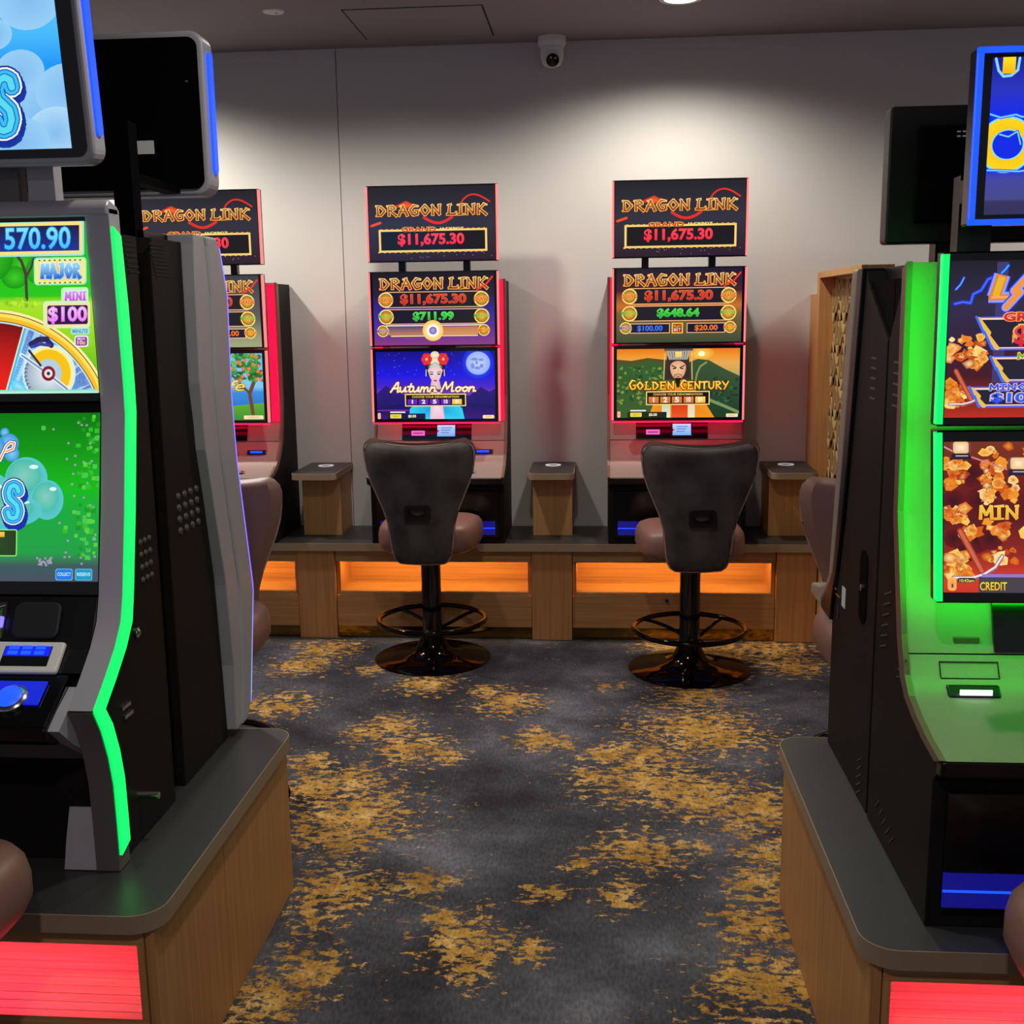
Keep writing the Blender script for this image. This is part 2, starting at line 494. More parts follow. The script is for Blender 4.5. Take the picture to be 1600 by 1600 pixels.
# ------------------------------------------------------------------ side stands with charging rings
def stand(cx, label):
    t = thing('side_stand', label, 'side stand', (cx, 5.66, CT), group='side stands with charging rings')
    h = 0.098
    obj('body', BX(-h, h, -0.25, -0.001, 0, 0.305), OAKL, t, bevel=0.0015)
    pts = rrect(-0.112, 0.112, -0.41, -0.002, 0.035, 5, (1, 1, 0, 0))
    obj('top_slab', MB().prism(pts, 0.305, 0.3365, 'z'), BAND, t, bevel=0.001)
    pts = rrect(-0.108, 0.108, -0.406, -0.002, 0.032, 5, (1, 1, 0, 0))
    obj('top_laminate', MB().prism(pts, 0.3365, 0.3385, 'z'), TOP, t)
    obj('charging_ring', MB().add(*ringmesh(0.026, 0.040, 0.0, 0.0025, 32)), RING, t, loc=(0.0, -0.13, 0.3387), label='white wireless charging ring')
    return t
def ringmesh(r0, r1, z0, z1, n):
    vs, fs = [], []
    for k in range(n):
        a = 2*PI*k/n
        for r, z in ((r0, z0), (r1, z0), (r1, z1), (r0, z1)):
            vs.append((r*math.cos(a), r*math.sin(a), z))
    for k in range(n):
        j = (k+1) % n
        for q in range(4):
            fs.append((k*4+q, k*4+(q+1) % 4, j*4+(q+1) % 4, j*4+q))
    return vs, fs
stand(-1.398, 'oak side stand with dark top between the left machine and the night-sky machine')
stand(-0.228, 'oak side stand with dark top between the night-sky and the sunset machine')
stand(0.932, 'oak side stand with dark top beside the lattice screen')

# ------------------------------------------------------------------ lattice partition at the counter's right end
lp = thing('lattice_screen', 'oak framed partition with a gilt geometric lattice at the right end of the counter', 'partition', (1.05, 5.05, 0))
obj('end_strip', BX(0.0, 0.09, 0.452, 0.609, 0.0, 1.663), OAKL, lp, bevel=0.001)
obj('post', BX(0.0, 0.13, 0.395, 0.45, 0.0, 1.765), OAKL, lp, bevel=0.001)
obj('post', BX(0.0, 0.13, -0.45, -0.395, 0.0, 1.765), OAKL, lp, bevel=0.001)
obj('top_rail', BX(0.0, 0.13, -0.394, 0.394, 1.737, 1.765), OAKL, lp)
obj('bottom_rail', BX(0.0, 0.13, -0.394, 0.394, 0.0, 0.50), OAKL, lp)
obj('backing_panel', BX(0.072, 0.084, -0.394, 0.394, 0.50, 1.737), LATT, lp)
lt = MB()
def lbar(y0, z0, y1, z1, wd=0.007):
    d = Vector((y1-y0, z1-z0))
    n = Vector((-d.y, d.x)).normalized()*wd/2
    q = [(y0+n.x, z0+n.y), (y0-n.x, z0-n.y), (y1-n.x, z1-n.y), (y1+n.x, z1+n.y)]
    lt.prism(q, 0.056, 0.072)
py_, pz_ = 0.113, 0.30
for i in range(-4, 5):
    for j in range(0, 6):
        cy = i*py_
        cz = 0.58+j*pz_+(pz_/2 if i % 2 else 0)
        for s in (1.0, 0.62, 0.28):
            hw, hh, tip = py_/2*s, pz_/2*s*0.62, pz_/2*s*0.40+.01
            pts = [(cy, cz+hh+tip), (cy+hw, cz+hh), (cy+hw, cz-hh), (cy, cz-hh-tip), (cy-hw, cz-hh), (cy-hw, cz+hh)]
            for k in range(6):
                a, b = pts[k], pts[(k+1) % 6]
                if abs(a[0]) < .39 and abs(b[0]) < .39 and .505 < min(a[1], b[1]) and max(a[1], b[1]) < 1.733:
                    lbar(a[0], a[1], b[0], b[1])
obj('lattice', lt, LATT, lp, kind='stuff', label='gilt lattice of nested long hexagons')

# ------------------------------------------------------------------ ceiling fittings
def downlight(x, y, label, watts, ang=156, blend=0.6, rad=0.06, col=(1.0, 0.93, 0.82)):
    t = thing('downlight', label, 'ceiling light', (x, y, 2.885), group='recessed downlights')
    obj('trim_ring', MB().add(*ringmesh(0.072, 0.092, -0.006, -0.0005, 36)), WHITE, t)
    obj('diffuser', MB().lathe([(0.071, -0.004), (0.071, -0.001)], 36), LAMP, t)
    ld = bpy.data.lights.new('downlight_beam', 'SPOT')
    ld.energy = watts
    ld.color = col
    ld.spot_size = math.radians(ang)
    ld.spot_blend = blend
    ld.shadow_soft_size = rad
    lo = bpy.data.objects.new('downlight_beam', ld)
    COL.objects.link(lo)
    lo.parent = t
    lo.location = (0, 0, -0.03)
    return t
downlight(0.345, 4.967, 'bright round downlight in the ceiling above the sunset machine', 78)
downlight(-2.42, 4.95, 'round downlight near the back wall, hidden behind the sky-blue topper screen', 145)
downlight(-1.0, 4.55, 'added unseen downlight in front of the night-sky machine, brightening the back wall', 60)  # extra lamp added above the frame to brighten the back wall
downlight(2.69, 4.967, 'round downlight to the right of the lattice screen, out of frame', 75)
downlight(-0.2, 2.2, 'round downlight over the aisle near the camera, out of frame', 52)
downlight(-0.2, 0.0, 'round downlight over the aisle behind the camera, out of frame', 70)
sn = thing('ceiling_sensor', 'small unlit white disc on the ceiling at upper left', 'sensor', (-1.394, 4.95, 2.885))
obj('housing', MB().lathe([(0.030, -0.009), (0.044, -0.006), (0.047, -0.0005)], 32), WHITE, sn, smooth=True)
obj('lens', MB().lathe([(0.004, -0.013), (0.008, -0.0092)], 16), CHROME, sn, smooth=True, loc=(0.012, 0, 0))
sc_ = thing('security_camera', 'white dome security camera on the ceiling above the middle side stand', 'camera', (-0.222, 5.575, 2.885))
obj('base', MB().lathe([(0.045, -0.052), (0.060, -0.046), (0.067, -0.030), (0.067, -0.0005)], 32), WHITE, sc_, smooth=True)
obj('housing', MB().lathe([(0.020, -0.137), (0.040, -0.128), (0.053, -0.105), (0.056, -0.08), (0.054, -0.05)], 32), WHITE, sc_, smooth=True)
dirv = Vector((0.10, -0.86, -0.50)).normalized()
eye = obj('eyeball', MB().lathe([(0.004, 0.052), (0.024, 0.048), (0.038, 0.036), (0.044, 0.02), (0.044, 0.0)], 28), WHITE, sc_, smooth=True, loc=(0, -0.012, -0.09))
eye.rotation_euler = Vector((0, 0, 1)).rotation_difference(dirv).to_euler()
ln = obj('lens_window', MB().lathe([(0.031, 0.0), (0.031, 0.006), (0.004, 0.009)], 28), GLOSSB, eye, smooth=True, loc=(0, 0, 0.046))
dots = MB()
for s in (-1, 1):
    dots.lathe([(0.0045, 0.054), (0.0045, 0.0565)], 10, (s*0.011, 0.013, 0))
obj('infrared_emitter', dots, CHROME, eye)

# ------------------------------------------------------------------ bar stools
def half_width(z):
    pts = [(.50, .098), (.515, .122), (.56, .135), (.62, .141), (.68, .148), (.74, .165), (.80, .190), (.86, .216), (.92, .235), (.98, .244), (1.01, .241), (1.03, .228), (1.043, .198)]
    for (a, wa), (b, wb) in zip(pts, pts[1:]):
        if a <= z <= b:
            return wa+(wb-wa)*(z-a)/(b-a)
    return pts[-1][1]
def pillow(front, thick, grow, zlo, zhi):
    rows = [0, .02, .06, .13, .22, .33, .45, .57, .68, .78, .86, .92, .96, .985, 1.0]
    cols = 16
    m = MB()
    grids = []
    for side in (0, 1):
        gidx = []
        for r in rows:
            z = zlo+(zhi-zlo)*r
            wv = half_width(.50+(1.043-.50)*r)+grow
            line = []
            for k in range(cols+1):
                u = -1+2*k/cols
                e = max(abs(u)**7, abs(2*r-1)**12)
                top = max(0.0, (r-.8)/.2)
                zz = z+top*(.018*u*u-.010)
                ym = -0.215-0.045*(z-.5)/.54+0.055*u*u*(wv/.24)
                off = (thick*(1-e)**.5 if side else 0.0)
                y = ym+(off if front else -off)
                line.append(len(m.v))
                m.v.append((u*wv, y, zz))
            gidx.append(line)
        grids.append(gidx)
    R, K = len(rows), cols+1
    for gi in grids:
        for a in range(R-1):
            for b in range(K-1):
                m.f.append((gi[a][b], gi[a][b+1], gi[a+1][b+1], gi[a+1][b]))
    loop = lambda gi: [gi[0][b] for b in range(K)]+[gi[a][K-1] for a in range(1, R)]+[gi[R-1][b] for b in range(K-2, -1, -1)]+[gi[a][0] for a in range(R-2, 0, -1)]
    A, B = loop(grids[0]), loop(grids[1])
    n = len(A)
    for k in range(n):
        m.f.append((A[k], A[(k+1) % n], B[(k+1) % n], B[k]))
    return m, [m.v[i] for i in A]
def make_stool():
    t = thing('bar_stool', 'x', 'bar stool', group='swivel bar stools')
    obj('base', MB().lathe([(0.270, 0.001), (0.272, 0.006), (0.262, 0.011), (0.16, 0.022), (0.105, 0.034), (0.078, 0.056), (0.062, 0.088), (0.050, 0.112), (0.047, 0.118)], 64), BCHROME, t, smooth=True, label='black chrome disc base')
    obj('column', MB().lathe([(0.0455, 0.112), (0.0455, 0.515)], 32), GLOSSB, t, smooth=True)
    obj('foot_ring', MB().tube([(0.248*math.cos(a), 0.248*math.sin(a), 0.19) for a in [2*PI*k/48 for k in range(48)]], 0.0125, 10, True), BCHROME, t, smooth=True, label='black chrome foot ring')
    for a in (0.25*PI*0.9, PI-0.25*PI*0.9, 1.5*PI+0.12):
        p = []
        for k in range(9):
            f = k/8
            rr = 0.044+f*0.204
            aa = a+0.30*math.sin(f*PI*.5)-0.3
            p.append((rr*math.cos(aa), rr*math.sin(aa), 0.145+0.045*math.sin(f*PI/2)))
        obj('spoke', MB().tube(p, 0.0085, 8), BCHROME, t, smooth=True)
    obj('seat_plate', BX(-.12, .12, -.14, .14, 0.510, 0.532), BLACK2, t, bevel=0.004)
    lev = [(.86, .562), (.95, .575), (1.0, .60), (1.0, .64), (.975, .668), (.92, .686), (.80, .697), (.5, .702), (.1, .703)]
    m = MB()
    N = 44
    for sx, z in lev:
        for k in range(N):
            a = 2*PI*k/N
            c_, s_ = math.cos(a), math.sin(a)
            ex = 0.55
            x = math.copysign(abs(c_)**ex, c_)*0.238*sx
            y = math.copysign(abs(s_)**ex, s_)*0.215*sx+0.03
            x *= 0.94+0.06*(y+.2)/.4
            m.v.append((x, y, z-0.03-0.008*max(0, (y-.12))/.12))
    for j in range(len(lev)-1):
        for k in range(N):
            m.f.append((j*N+k, j*N+(k+1) % N, (j+1)*N+(k+1) % N, (j+1)*N+k))
    m.f.append(tuple(range(N-1, -1, -1)))
    m.f.append(tuple(range((len(lev)-1)*N, len(lev)*N)))
    obj('seat', m, LEATH, t, smooth=True, label='brown leather seat cushion')
    m, _ = pillow(True, 0.055, 0.007, .500, 1.058)
    obj('back_cushion', m, LEATH, t, smooth=True, label='brown leather inside of the backrest')
    m, edge = pillow(False, 0.032, 0.0, .500, 1.043)
    sh = obj('back_shell', m, VELV, t, smooth=True, label='dark suede outer back')
    obj('piping', MB().tube([(p[0]*1.006, p[1], p[2]) for p in edge], 0.004, 6, True), PIPE, sh, smooth=True)
    hz = 0.742
    fr = MB()
    o = rrect(-.056, .056, hz-.034, hz+.034, .012, 4)
    i = rrect(-.040, .040, hz-.018, hz+.018, .008, 4)
    n = len(o)
    y0, y1 = -0.286, -0.262
    fr.add([(p[0], y0, p[1]) for p in o]+[(p[0], y0, p[1]) for p in i]+[(p[0], y1, p[1]) for p in o]+[(p[0], y1-.004, p[1]) for p in i],
           [f for k in range(n) for f in ((k, (k+1) % n, (k+1) % n+n, k+n), (k, k+2*n, (k+1) % n+2*n, (k+1) % n), (k+n, (k+1) % n+n, (k+1) % n+3*n, k+3*n))]+[tuple(range(3*n, 4*n))])
    obj('grab_handle', fr, BLACK2, t, smooth=True, label='black recessed grab handle')
    return t
stool = make_stool()
SP = [(-0.775, 4.935, -2, 'dark-backed swivel stool facing the night-sky machine, left of the two in the open'),
      (0.408, 4.814, 5, 'dark-backed swivel stool facing the sunset machine, right of the two in the open'),
      (-1.302, 3.36, 180, 'brown leather stool mostly hidden behind the left pair of machines'),
      (0.905, 3.36, 184, 'stool with its leather backrest peeking out behind the right pair of machines'),
      (-1.25, 1.607, 0, 'brown stool cropped at the lower left corner, in front of the bubble game machine'),
      (0.897, 1.572, 0, 'dark stool cropped at the lower right edge, in front of the gold mine machine')]
for i, (x, y, a, lab) in enumerate(SP):
    o = stool if i == 0 else copy_tree(stool)
    o.location = (x, y, 0)
    o.rotation_euler = (0, 0, math.radians(a))
    o['label'] = lab

# ------------------------------------------------------------------ screen pictures (flat print on the lit screens)
def glyphs(s, off=0.0, shear=0.0, space=1.0):
    cu = bpy.data.curves.new('lettering', 'FONT')
    cu.body = s
    cu.size = 1.0
    cu.offset = off
    cu.shear = shear
    cu.space_character = space
    cu.resolution_u = 3
    o = bpy.data.objects.new('lettering', cu)
    me = o.to_mesh()
    vs = [(v.co.x, v.co.y) for v in me.vertices]
    fs = [tuple(p.vertices) for p in me.polygons]
    o.to_mesh_clear()
    bpy.data.objects.remove(o)
    bpy.data.curves.remove(cu)
    return vs, fs
BR = {
 'D': [(.16, .95, .20, .06, .12, .2), (-.02, .98, .5, .90, .06, .16), (.5, .9, .92, .5, .16, .2), (.92, .5, .5, .06, .2, .14), (.5, .06, -.02, .02, .14, .05)],
 'R': [(.18, .95, .2, 0, .12, .2), (-.02, .95, .6, .95, .06, .15), (.6, .95, .86, .72, .15, .18), (.86, .72, .2, .48, .18, .1), (.35, .5, 1.02, -.04, .12, .2)],
 'A': [(.55, 1.0, .05, -.02, .1, .2), (.5, 1.0, .98, -.02, .16, .22), (.12, .42, .9, .36, .16, .1), (.2, .92, .62, 1.0, .05, .14)],
 'G': [(.95, .9, .45, .98, .06, .16), (.45, .98, .08, .55, .16, .2), (.08, .55, .4, .04, .2, .18), (.4, .04, .9, .12, .18, .16), (.9, .12, .88, .5, .16, .14), (1.02, .5, .55, .46, .08, .14)],
 'O': [(.5, .99, .08, .55, .13, .2), (.08, .55, .48, .02, .2, .14), (.48, .02, .94, .48, .14, .2), (.94, .48, .5, .99, .2, .13)],
 'N': [(.16, .98, .14, .0, .12, .2), (.05, 1.0, .88, .04, .1, .2), (.86, 1.0, .86, .05, .2, .12), (.72, .98, 1.0, 1.0, .05, .12)],
 'L': [(.3, .98, .22, .08, .12, .2), (.1, .95, .5, 1.0, .05, .12), (-.02, .06, .9, .06, .14, .18), (.9, .06, 1.0, .3, .16, .04)],
 'I': [(.5, .95, .5, .05, .18, .22), (.15, .95, .85, .98, .05, .14), (.15, .03, .85, .04, .14, .06)],
 'K': [(.2, 1.0, .2, 0, .14, .2), (.2, .45, .85, 1.02, .12, .16), (.7, 1.0, 1.08, .92, .14, .04), (.3, .55, 1.05, -.04, .12, .22)],
 'E': [(.2, .97, .2, .04, .14, .2), (.0, .95, .9, .95, .08, .16), (.2, .52, .75, .54, .14, .12), (.0, .05, .95, .08, .12, .18)],
 'C': [(.95, .82, .5, .98, .14, .14), (.5, .98, .06, .5, .15, .22), (.06, .5, .5, .03, .22, .16), (.5, .03, .98, .2, .16, .08)],
 'T': [(.5, .92, .5, .0, .16, .22), (-.02, .9, 1.02, .95, .14, .16)],
 'U': [(.12, 1.0, .14, .3, .12, .2), (.14, .3, .5, .02, .2, .16), (.5, .02, .86, .3, .16, .18), (.86, .3, .88, 1.0, .18, .12)],
 'Y': [(.02, 1.0, .5, .5, .1, .18), (1.02, 1.0, .3, -.05, .12, .16)],
}
BR['M'] = [(.12, 1.0, .08, .0, .14, .2), (.12, 1.0, .5, .3, .18, .16), (.5, .3, .88, 1.0, .14, .18), (.88, 1.0, .92, .0, .18, .2)]
BR['J'] = [(.3, .97, .95, .97, .12, .14), (.7, .97, .68, .2, .2, .2), (.68, .2, .3, .02, .2, .16), (.3, .02, .05, .25, .16, .12)]
SCRIPT = {'A': (.62, [[(0, 0), (.32, .95), (.42, 1.0), (.48, 0), (.56, .05)], [(.1, .36), (.48, .42)]]),
 'u': (.52, [[(0, .5), (.02, .1), (.14, 0), (.28, .12), (.36, .5)], [(.36, .5), (.37, .06), (.5, .06)]]),
 't': (.40, [[(.2, .85), (.12, .12), (.22, 0), (.38, .08)], [(0, .55), (.36, .58)]]),
 'm': (.66, [[(0, 0), (.05, .5)], [(.03, .3), (.17, .5), (.25, .42), (.25, 0)], [(.25, .3), (.4, .5), (.5, .4), (.5, .05), (.64, .05)]]),
 'n': (.50, [[(0, 0), (.05, .5)], [(.03, .3), (.2, .5), (.31, .42), (.31, .05), (.46, .06)]]),
 'M': (.95, [[(0, 0), (.2, 1.0), (.36, .28), (.68, 1.0), (.72, .05), (.86, .06)]]),
 'o': (.48, [[(.22, .5), (.05, .38), (.04, .14), (.18, 0), (.34, .12), (.36, .36), (.24, .5), (.3, .42), (.46, .4)]])}
class Art:
    def __init__(s, box, wd, ht, step=0.00009):
        s.x0, s.y0, s.x1, s.y1 = box
        s.w, s.h, s.step = wd, ht, step
        s.k = 0
        s.data = {'picture': ([], [], []), 'lettering': ([], [], []), 'backdrop': ([], [], [])}
        s.dest = 'picture'
        s.skew, s.sky = 0.0, 0.0
        s.tdest = 'lettering'
    def mp(s, x, y):
        return ((x-s.x0)/(s.x1-s.x0)*s.w-s.w/2, (1-(y-s.y0)/(s.y1-s.y0))*s.h)
    def face(s, pts):                       # pts: [(x,y,col)], convex, picture units; clipped to the screen
        if s.skew and s.dest != 'backdrop':
            pts = [(p[0]+s.skew*(s.sky-p[1]), p[1], p[2]) for p in pts]
        for ax, lim, sg in ((0, s.x0, 1), (0, s.x1, -1), (1, s.y0, 1), (1, s.y1, -1)):
            out = []
            n = len(pts)
            for i in range(n):
                a, b = pts[i], pts[(i+1) % n]
                da, db = (a[ax]-lim)*sg, (b[ax]-lim)*sg
                if da >= 0:
                    out.append(a)
                if (da >= 0) != (db >= 0):
                    t = da/(da-db)
                    out.append((a[0]+(b[0]-a[0])*t, a[1]+(b[1]-a[1])*t, tuple(p+(q-p)*t for p, q in zip(a[2], b[2]))))
            pts = out
            if len(pts) < 3:
                return
        V, F, K = s.data[s.dest]
        o = len(V)
        for x, y, c in pts:
            u, v = s.mp(x, y)
            V.append((u, -s.k*s.step, v))
            K.append(c)
        F.append(tuple(range(o, o+len(pts))))
    def up(s):
        s.k += 1
        return s
    def rect(s, x0, y0, x1, y1, c, c2=None):
        s.up()
        c2 = c2 or c
        s.face([(x0, y0, c), (x1, y0, c), (x1, y1, c2), (x0, y1, c2)])
    def bgd(s, stops):                       # vertical gradient: [(y, col), ...]
        s.dest = 'backdrop'
        for (ya, ca), (yb, cb) in zip(stops, stops[1:]):
            s.face([(s.x0, ya, ca), (s.x1, ya, ca), (s.x1, yb, cb), (s.x0, yb, cb)])
        s.dest = 'picture'
    def poly(s, pts, c, c2=None):            # fan from the centroid
        s.up()
        cx = sum(p[0] for p in pts)/len(pts)
        cy = sum(p[1] for p in pts)/len(pts)
        n = len(pts)
        for i in range(n):
            a, b = pts[i], pts[(i+1) % n]
            s.face([(cx, cy, c2 or c), (a[0], a[1], c), (b[0], b[1], c)])
    def strip(s, top, base, c, c2=None):     # area between a polyline and y=base
        s.up()
        for a, b in zip(top, top[1:]):
            s.face([(a[0], a[1], c), (b[0], b[1], c), (b[0], base, c2 or c), (a[0], base, c2 or c)])
    def ell(s, cx, cy, rx, ry, c, c2=None, n=26, a0=0, a1=360):
        s.up()
        for k in range(n):
            p, q = [math.radians(a0+(a1-a0)*j/n) for j in (k, k+1)]
            s.face([(cx, cy, c2 or c), (cx+rx*math.cos(p), cy+ry*math.sin(p), c), (cx+rx*math.cos(q), cy+ry*math.sin(q), c)])
    def ring(s, cx, cy, rx, ry, t, c, n=30, a0=0, a1=360):
        s.up()
        for k in range(n):
            p, q = [math.radians(a0+(a1-a0)*j/n) for j in (k, k+1)]
            s.face([(cx+rx*math.cos(p), cy+ry*math.sin(p), c), (cx+rx*math.cos(q), cy+ry*math.sin(q), c),
                    (cx+(rx-t)*math.cos(q), cy+(ry-t)*math.sin(q), c), (cx+(rx-t)*math.cos(p), cy+(ry-t)*math.sin(p), c)])
    def line(s, pts, wd, c, caps=True):
        s.up()
        for a, b in zip(pts, pts[1:]):
            d = Vector((b[0]-a[0], b[1]-a[1]))
            if d.length < 1e-6:
                continue
            n = Vector((-d.y, d.x)).normalized()*wd/2
            s.face([(a[0]+n.x, a[1]+n.y, c), (b[0]+n.x, b[1]+n.y, c), (b[0]-n.x, b[1]-n.y, c), (a[0]-n.x, a[1]-n.y, c)])
        if caps:
            s.k -= 1
            for p in pts:
                s.ell(p[0], p[1], wd/2, wd/2, c, n=10)
                s.k -= 1
            s.k += 1
    def frame(s, x0, y0, x1, y1, t, c):
        s.up()
        for a in ((x0, y0, x1, y0+t), (x0, y1-t, x1, y1), (x0, y0, x0+t, y1), (x1-t, y0, x1, y1)):
            s.face([(a[0], a[1], c), (a[2], a[1], c), (a[2], a[3], c), (a[0], a[3], c)])
    def rbox(s, x0, y0, x1, y1, r, c, c2=None):
        s.poly(rrect(x0, x1, y0, y1, r, 4), c, c2)
    def text(s, st, x0, y0, x1, y1, layers, shear=0.0, space=1.0, rot=0.0):
        s.dest = s.tdest
        base, _ = glyphs(st, 0.0, shear, space)
        bx0, bx1 = min(p[0] for p in base), max(p[0] for p in base)
        by0, by1 = min(p[1] for p in base), max(p[1] for p in base)
        for off, ca, cb in layers:
            vs, fs = glyphs(st, off, shear, space)
            s.up()
            P = []
            for x, y in vs:
                fx, fy = (x-bx0)/(bx1-bx0), (y-by0)/(by1-by0)
                g = min(1, max(0, fy))
                col = tuple(q+(p-q)*g for p, q in zip(ca, cb))
                xx = x0+fx*(x1-x0)
                P.append((xx, y1-fy*(y1-y0)+rot*(xx-x0), col))
            for f in fs:
                s.face([P[i] for i in f])
        s.dest = 'picture'
    def brush(s, st, x0, y0, x1, y1, layers, gap=0.16, big=()):
        s.dest = s.tdest
        adv, pos = 0.0, []
        for ch in st:
            if ch == ' ':
                adv += 0.45
                pos.append(None)
                continue
            pos.append(adv)
            adv += (0.62 if ch == 'I' else 1.0)+gap
        adv -= gap
        kx, ky = (x1-x0)/adv, (y1-y0)
        for ext, ca, cb in layers:
            s.up()
            for i, (ch, p) in enumerate(zip(st, pos)):
                if p is None:
                    continue
                hs = 1.22 if i in big else 1.0
                for (ax, ay, bx, by, wa, wb) in BR[ch]:
                    if ch == 'I':
                        ax, bx = ax-.19, bx-.19
                    a = Vector(((x0+(p+ax)*kx), y1-ay*ky*hs))
                    b = Vector(((x0+(p+bx)*kx), y1-by*ky*hs))
                    d = (b-a).normalized()
                    n = Vector((-d.y, d.x))
                    e = ext*ky
                    wa_, wb_ = (wa*ky*.5+e), (wb*ky*.5+e)
                    a2, b2 = a-d*e, b+d*e
                    def cc(pp):
                        g_ = min(1, max(0, (y1-pp.y)/ky))
                        return tuple(v+(u-v)*g_ for u, v in zip(ca, cb))
                    q = [a2+n*wa_, b2+n*wb_, b2-n*wb_, a2-n*wa_]
                    s.face([(t.x, t.y, cc(t)) for t in q])
        s.dest = 'picture'
    def script(s, words, x0, y0, x1, y1, layers, shear=0.22):
        tot = sum(.3 if ch == ' ' else SCRIPT[ch][0] for ch in words)
        kx, ky = (x1-x0)/tot, y1-y0
        s.dest = s.tdest
        for wd, c in layers:
            adv = 0.0
            for ch in words:
                if ch == ' ':
                    adv += .3
                    continue
                for st in SCRIPT[ch][1]:
                    s.line([(x0+(adv+p[0])*kx+p[1]*ky*shear, y1-p[1]*ky) for p in st], wd*ky, c)
                    s.k -= 1
                adv += SCRIPT[ch][0]
            s.k += 1
        s.dest = 'picture'
    def build(s, parent, loc=(0, 0, 0), rx=0.0):
        for key, nm, mat in (('backdrop', 'screen_backdrop', ARTBG), ('picture', 'screen_picture', ART), ('lettering', 'screen_lettering', ART)):
            V, F, K = s.data[key]
            if not F:
                continue
            me = bpy.data.meshes.new(nm)
            me.from_pydata(V, [], F)
            at = me.color_attributes.new('Col', 'FLOAT_COLOR', 'POINT')
            flat = []
            for c in K:
                flat += [c[0], c[1], c[2], 1.0]
            at.data.foreach_set('color', flat)
            o = obj(nm, me, mat, parent, loc=loc)
            o.rotation_euler = (rx, 0, 0)
def K(r, g, b):
    return C(r, g, b)[:3]
GOLD, DRED, YEL, ORG = K(255, 196, 84), K(120, 18, 8), K(255, 226, 90), K(255, 110, 30)
DLAY = [(.085, K(150, 40, 10), K(110, 16, 0)), (.060, K(255, 230, 140), K(255, 180, 70)), (-.008, K(120, 20, 4), K(70, 6, 2)), (-.058, K(250, 140, 30), K(190, 50, 10))]
def swirl(a, x0, y0, x1, y1):
    X = lambda f: x0+f*(x1-x0)
    Y = lambda f: y0+f*(y1-y0)
    red, dk = K(230, 48, 40), K(150, 18, 20)
    a.line([(X(.73+.26*k/16), Y(.25-.13*math.sin(PI*(k/16)**.75*1.02))) for k in range(15)], (x1-x0)*.013, red)
    a.poly([(X(.2), Y(.26)), (X(.3), Y(.19)), (X(.36), Y(.24)), (X(.40), Y(.28)), (X(.28), Y(.3))], K(210, 50, 24), K(255, 100, 40))
    a.line([(X(.44+.22*k/10), Y(.42+.075*math.sin(PI*k/10))) for k in range(11)], (x1-x0)*.022, red)
    a.line([(X(.02), Y(.52)), (X(.09), Y(.48))], (x1-x0)*.02, K(240, 80, 30))
def art_sign(a, x0, y0, x1, y1, amount):
    X = lambda f: x0+f*(x1-x0)
    Y = lambda f: y0+f*(y1-y0)
    a.bgd([(y0, K(34, 32, 40)), (y0+.5*(y1-y0), K(48, 46, 60)), (y1, K(44, 26, 40))])
    swirl(a, x0, y0, x1, y1)
    a.brush('DRAGON LINK', X(.06), Y(.25), X(.93), Y(.39), DLAY)
    a.rect(X(.10), Y(.60), X(.92), Y(.86), K(22, 18, 24))
    a.frame(X(.075), Y(.575), X(.935), Y(.885), (x1-x0)*.016, K(255, 214, 120))
    for k in range(40):
        f = k/40
        a.ell(X(.075+.86*f), Y(.578 if k % 2 else .882), (x1-x0)*.010, (x1-x0)*.008, K(255, 190, 90), n=6)
        a.k -= 1
    a.up()
    a.text('GRAND', X(.26), Y(.545), X(.53), Y(.605), [(.05, K(255, 220, 90), K(255, 160, 40)), (.015, K(230, 50, 30), K(190, 20, 20))])
    a.text('JACKPOT', X(.56), Y(.555), X(.75), Y(.60), [(.02, K(255, 240, 150), K(255, 210, 80))])
    if amount:
        a.text(amount, X(.23), Y(.64), X(.75), Y(.80), [(.04, K(255, 60, 90), K(240, 20, 60)), (.03, K(255, 70, 80), K(255, 36, 70))])
    for k in range(14):
        a.ell(X(random.uniform(.3, .98)), Y(random.uniform(.9, .985)), 3, 3, K(230, 180, 190), n=6)
        a.k -= 1
def medal(a, cx, cy, r, st, c):
    a.ell(cx, cy, r*1.08, r*1.08, K(255, 210, 80))
    a.ell(cx, cy, r*.92, r*.92, K(150, 90, 20), K(255, 200, 60))
    a.ring(cx, cy, r*1.0, r*1.0, r*.10, K(255, 238, 150))
    a.text(st, cx-r*1.05, cy-r*.32, cx+r*1.05, cy+r*.28, [(.06, K(255, 220, 110), K(255, 190, 70)), (.02, c, c)])
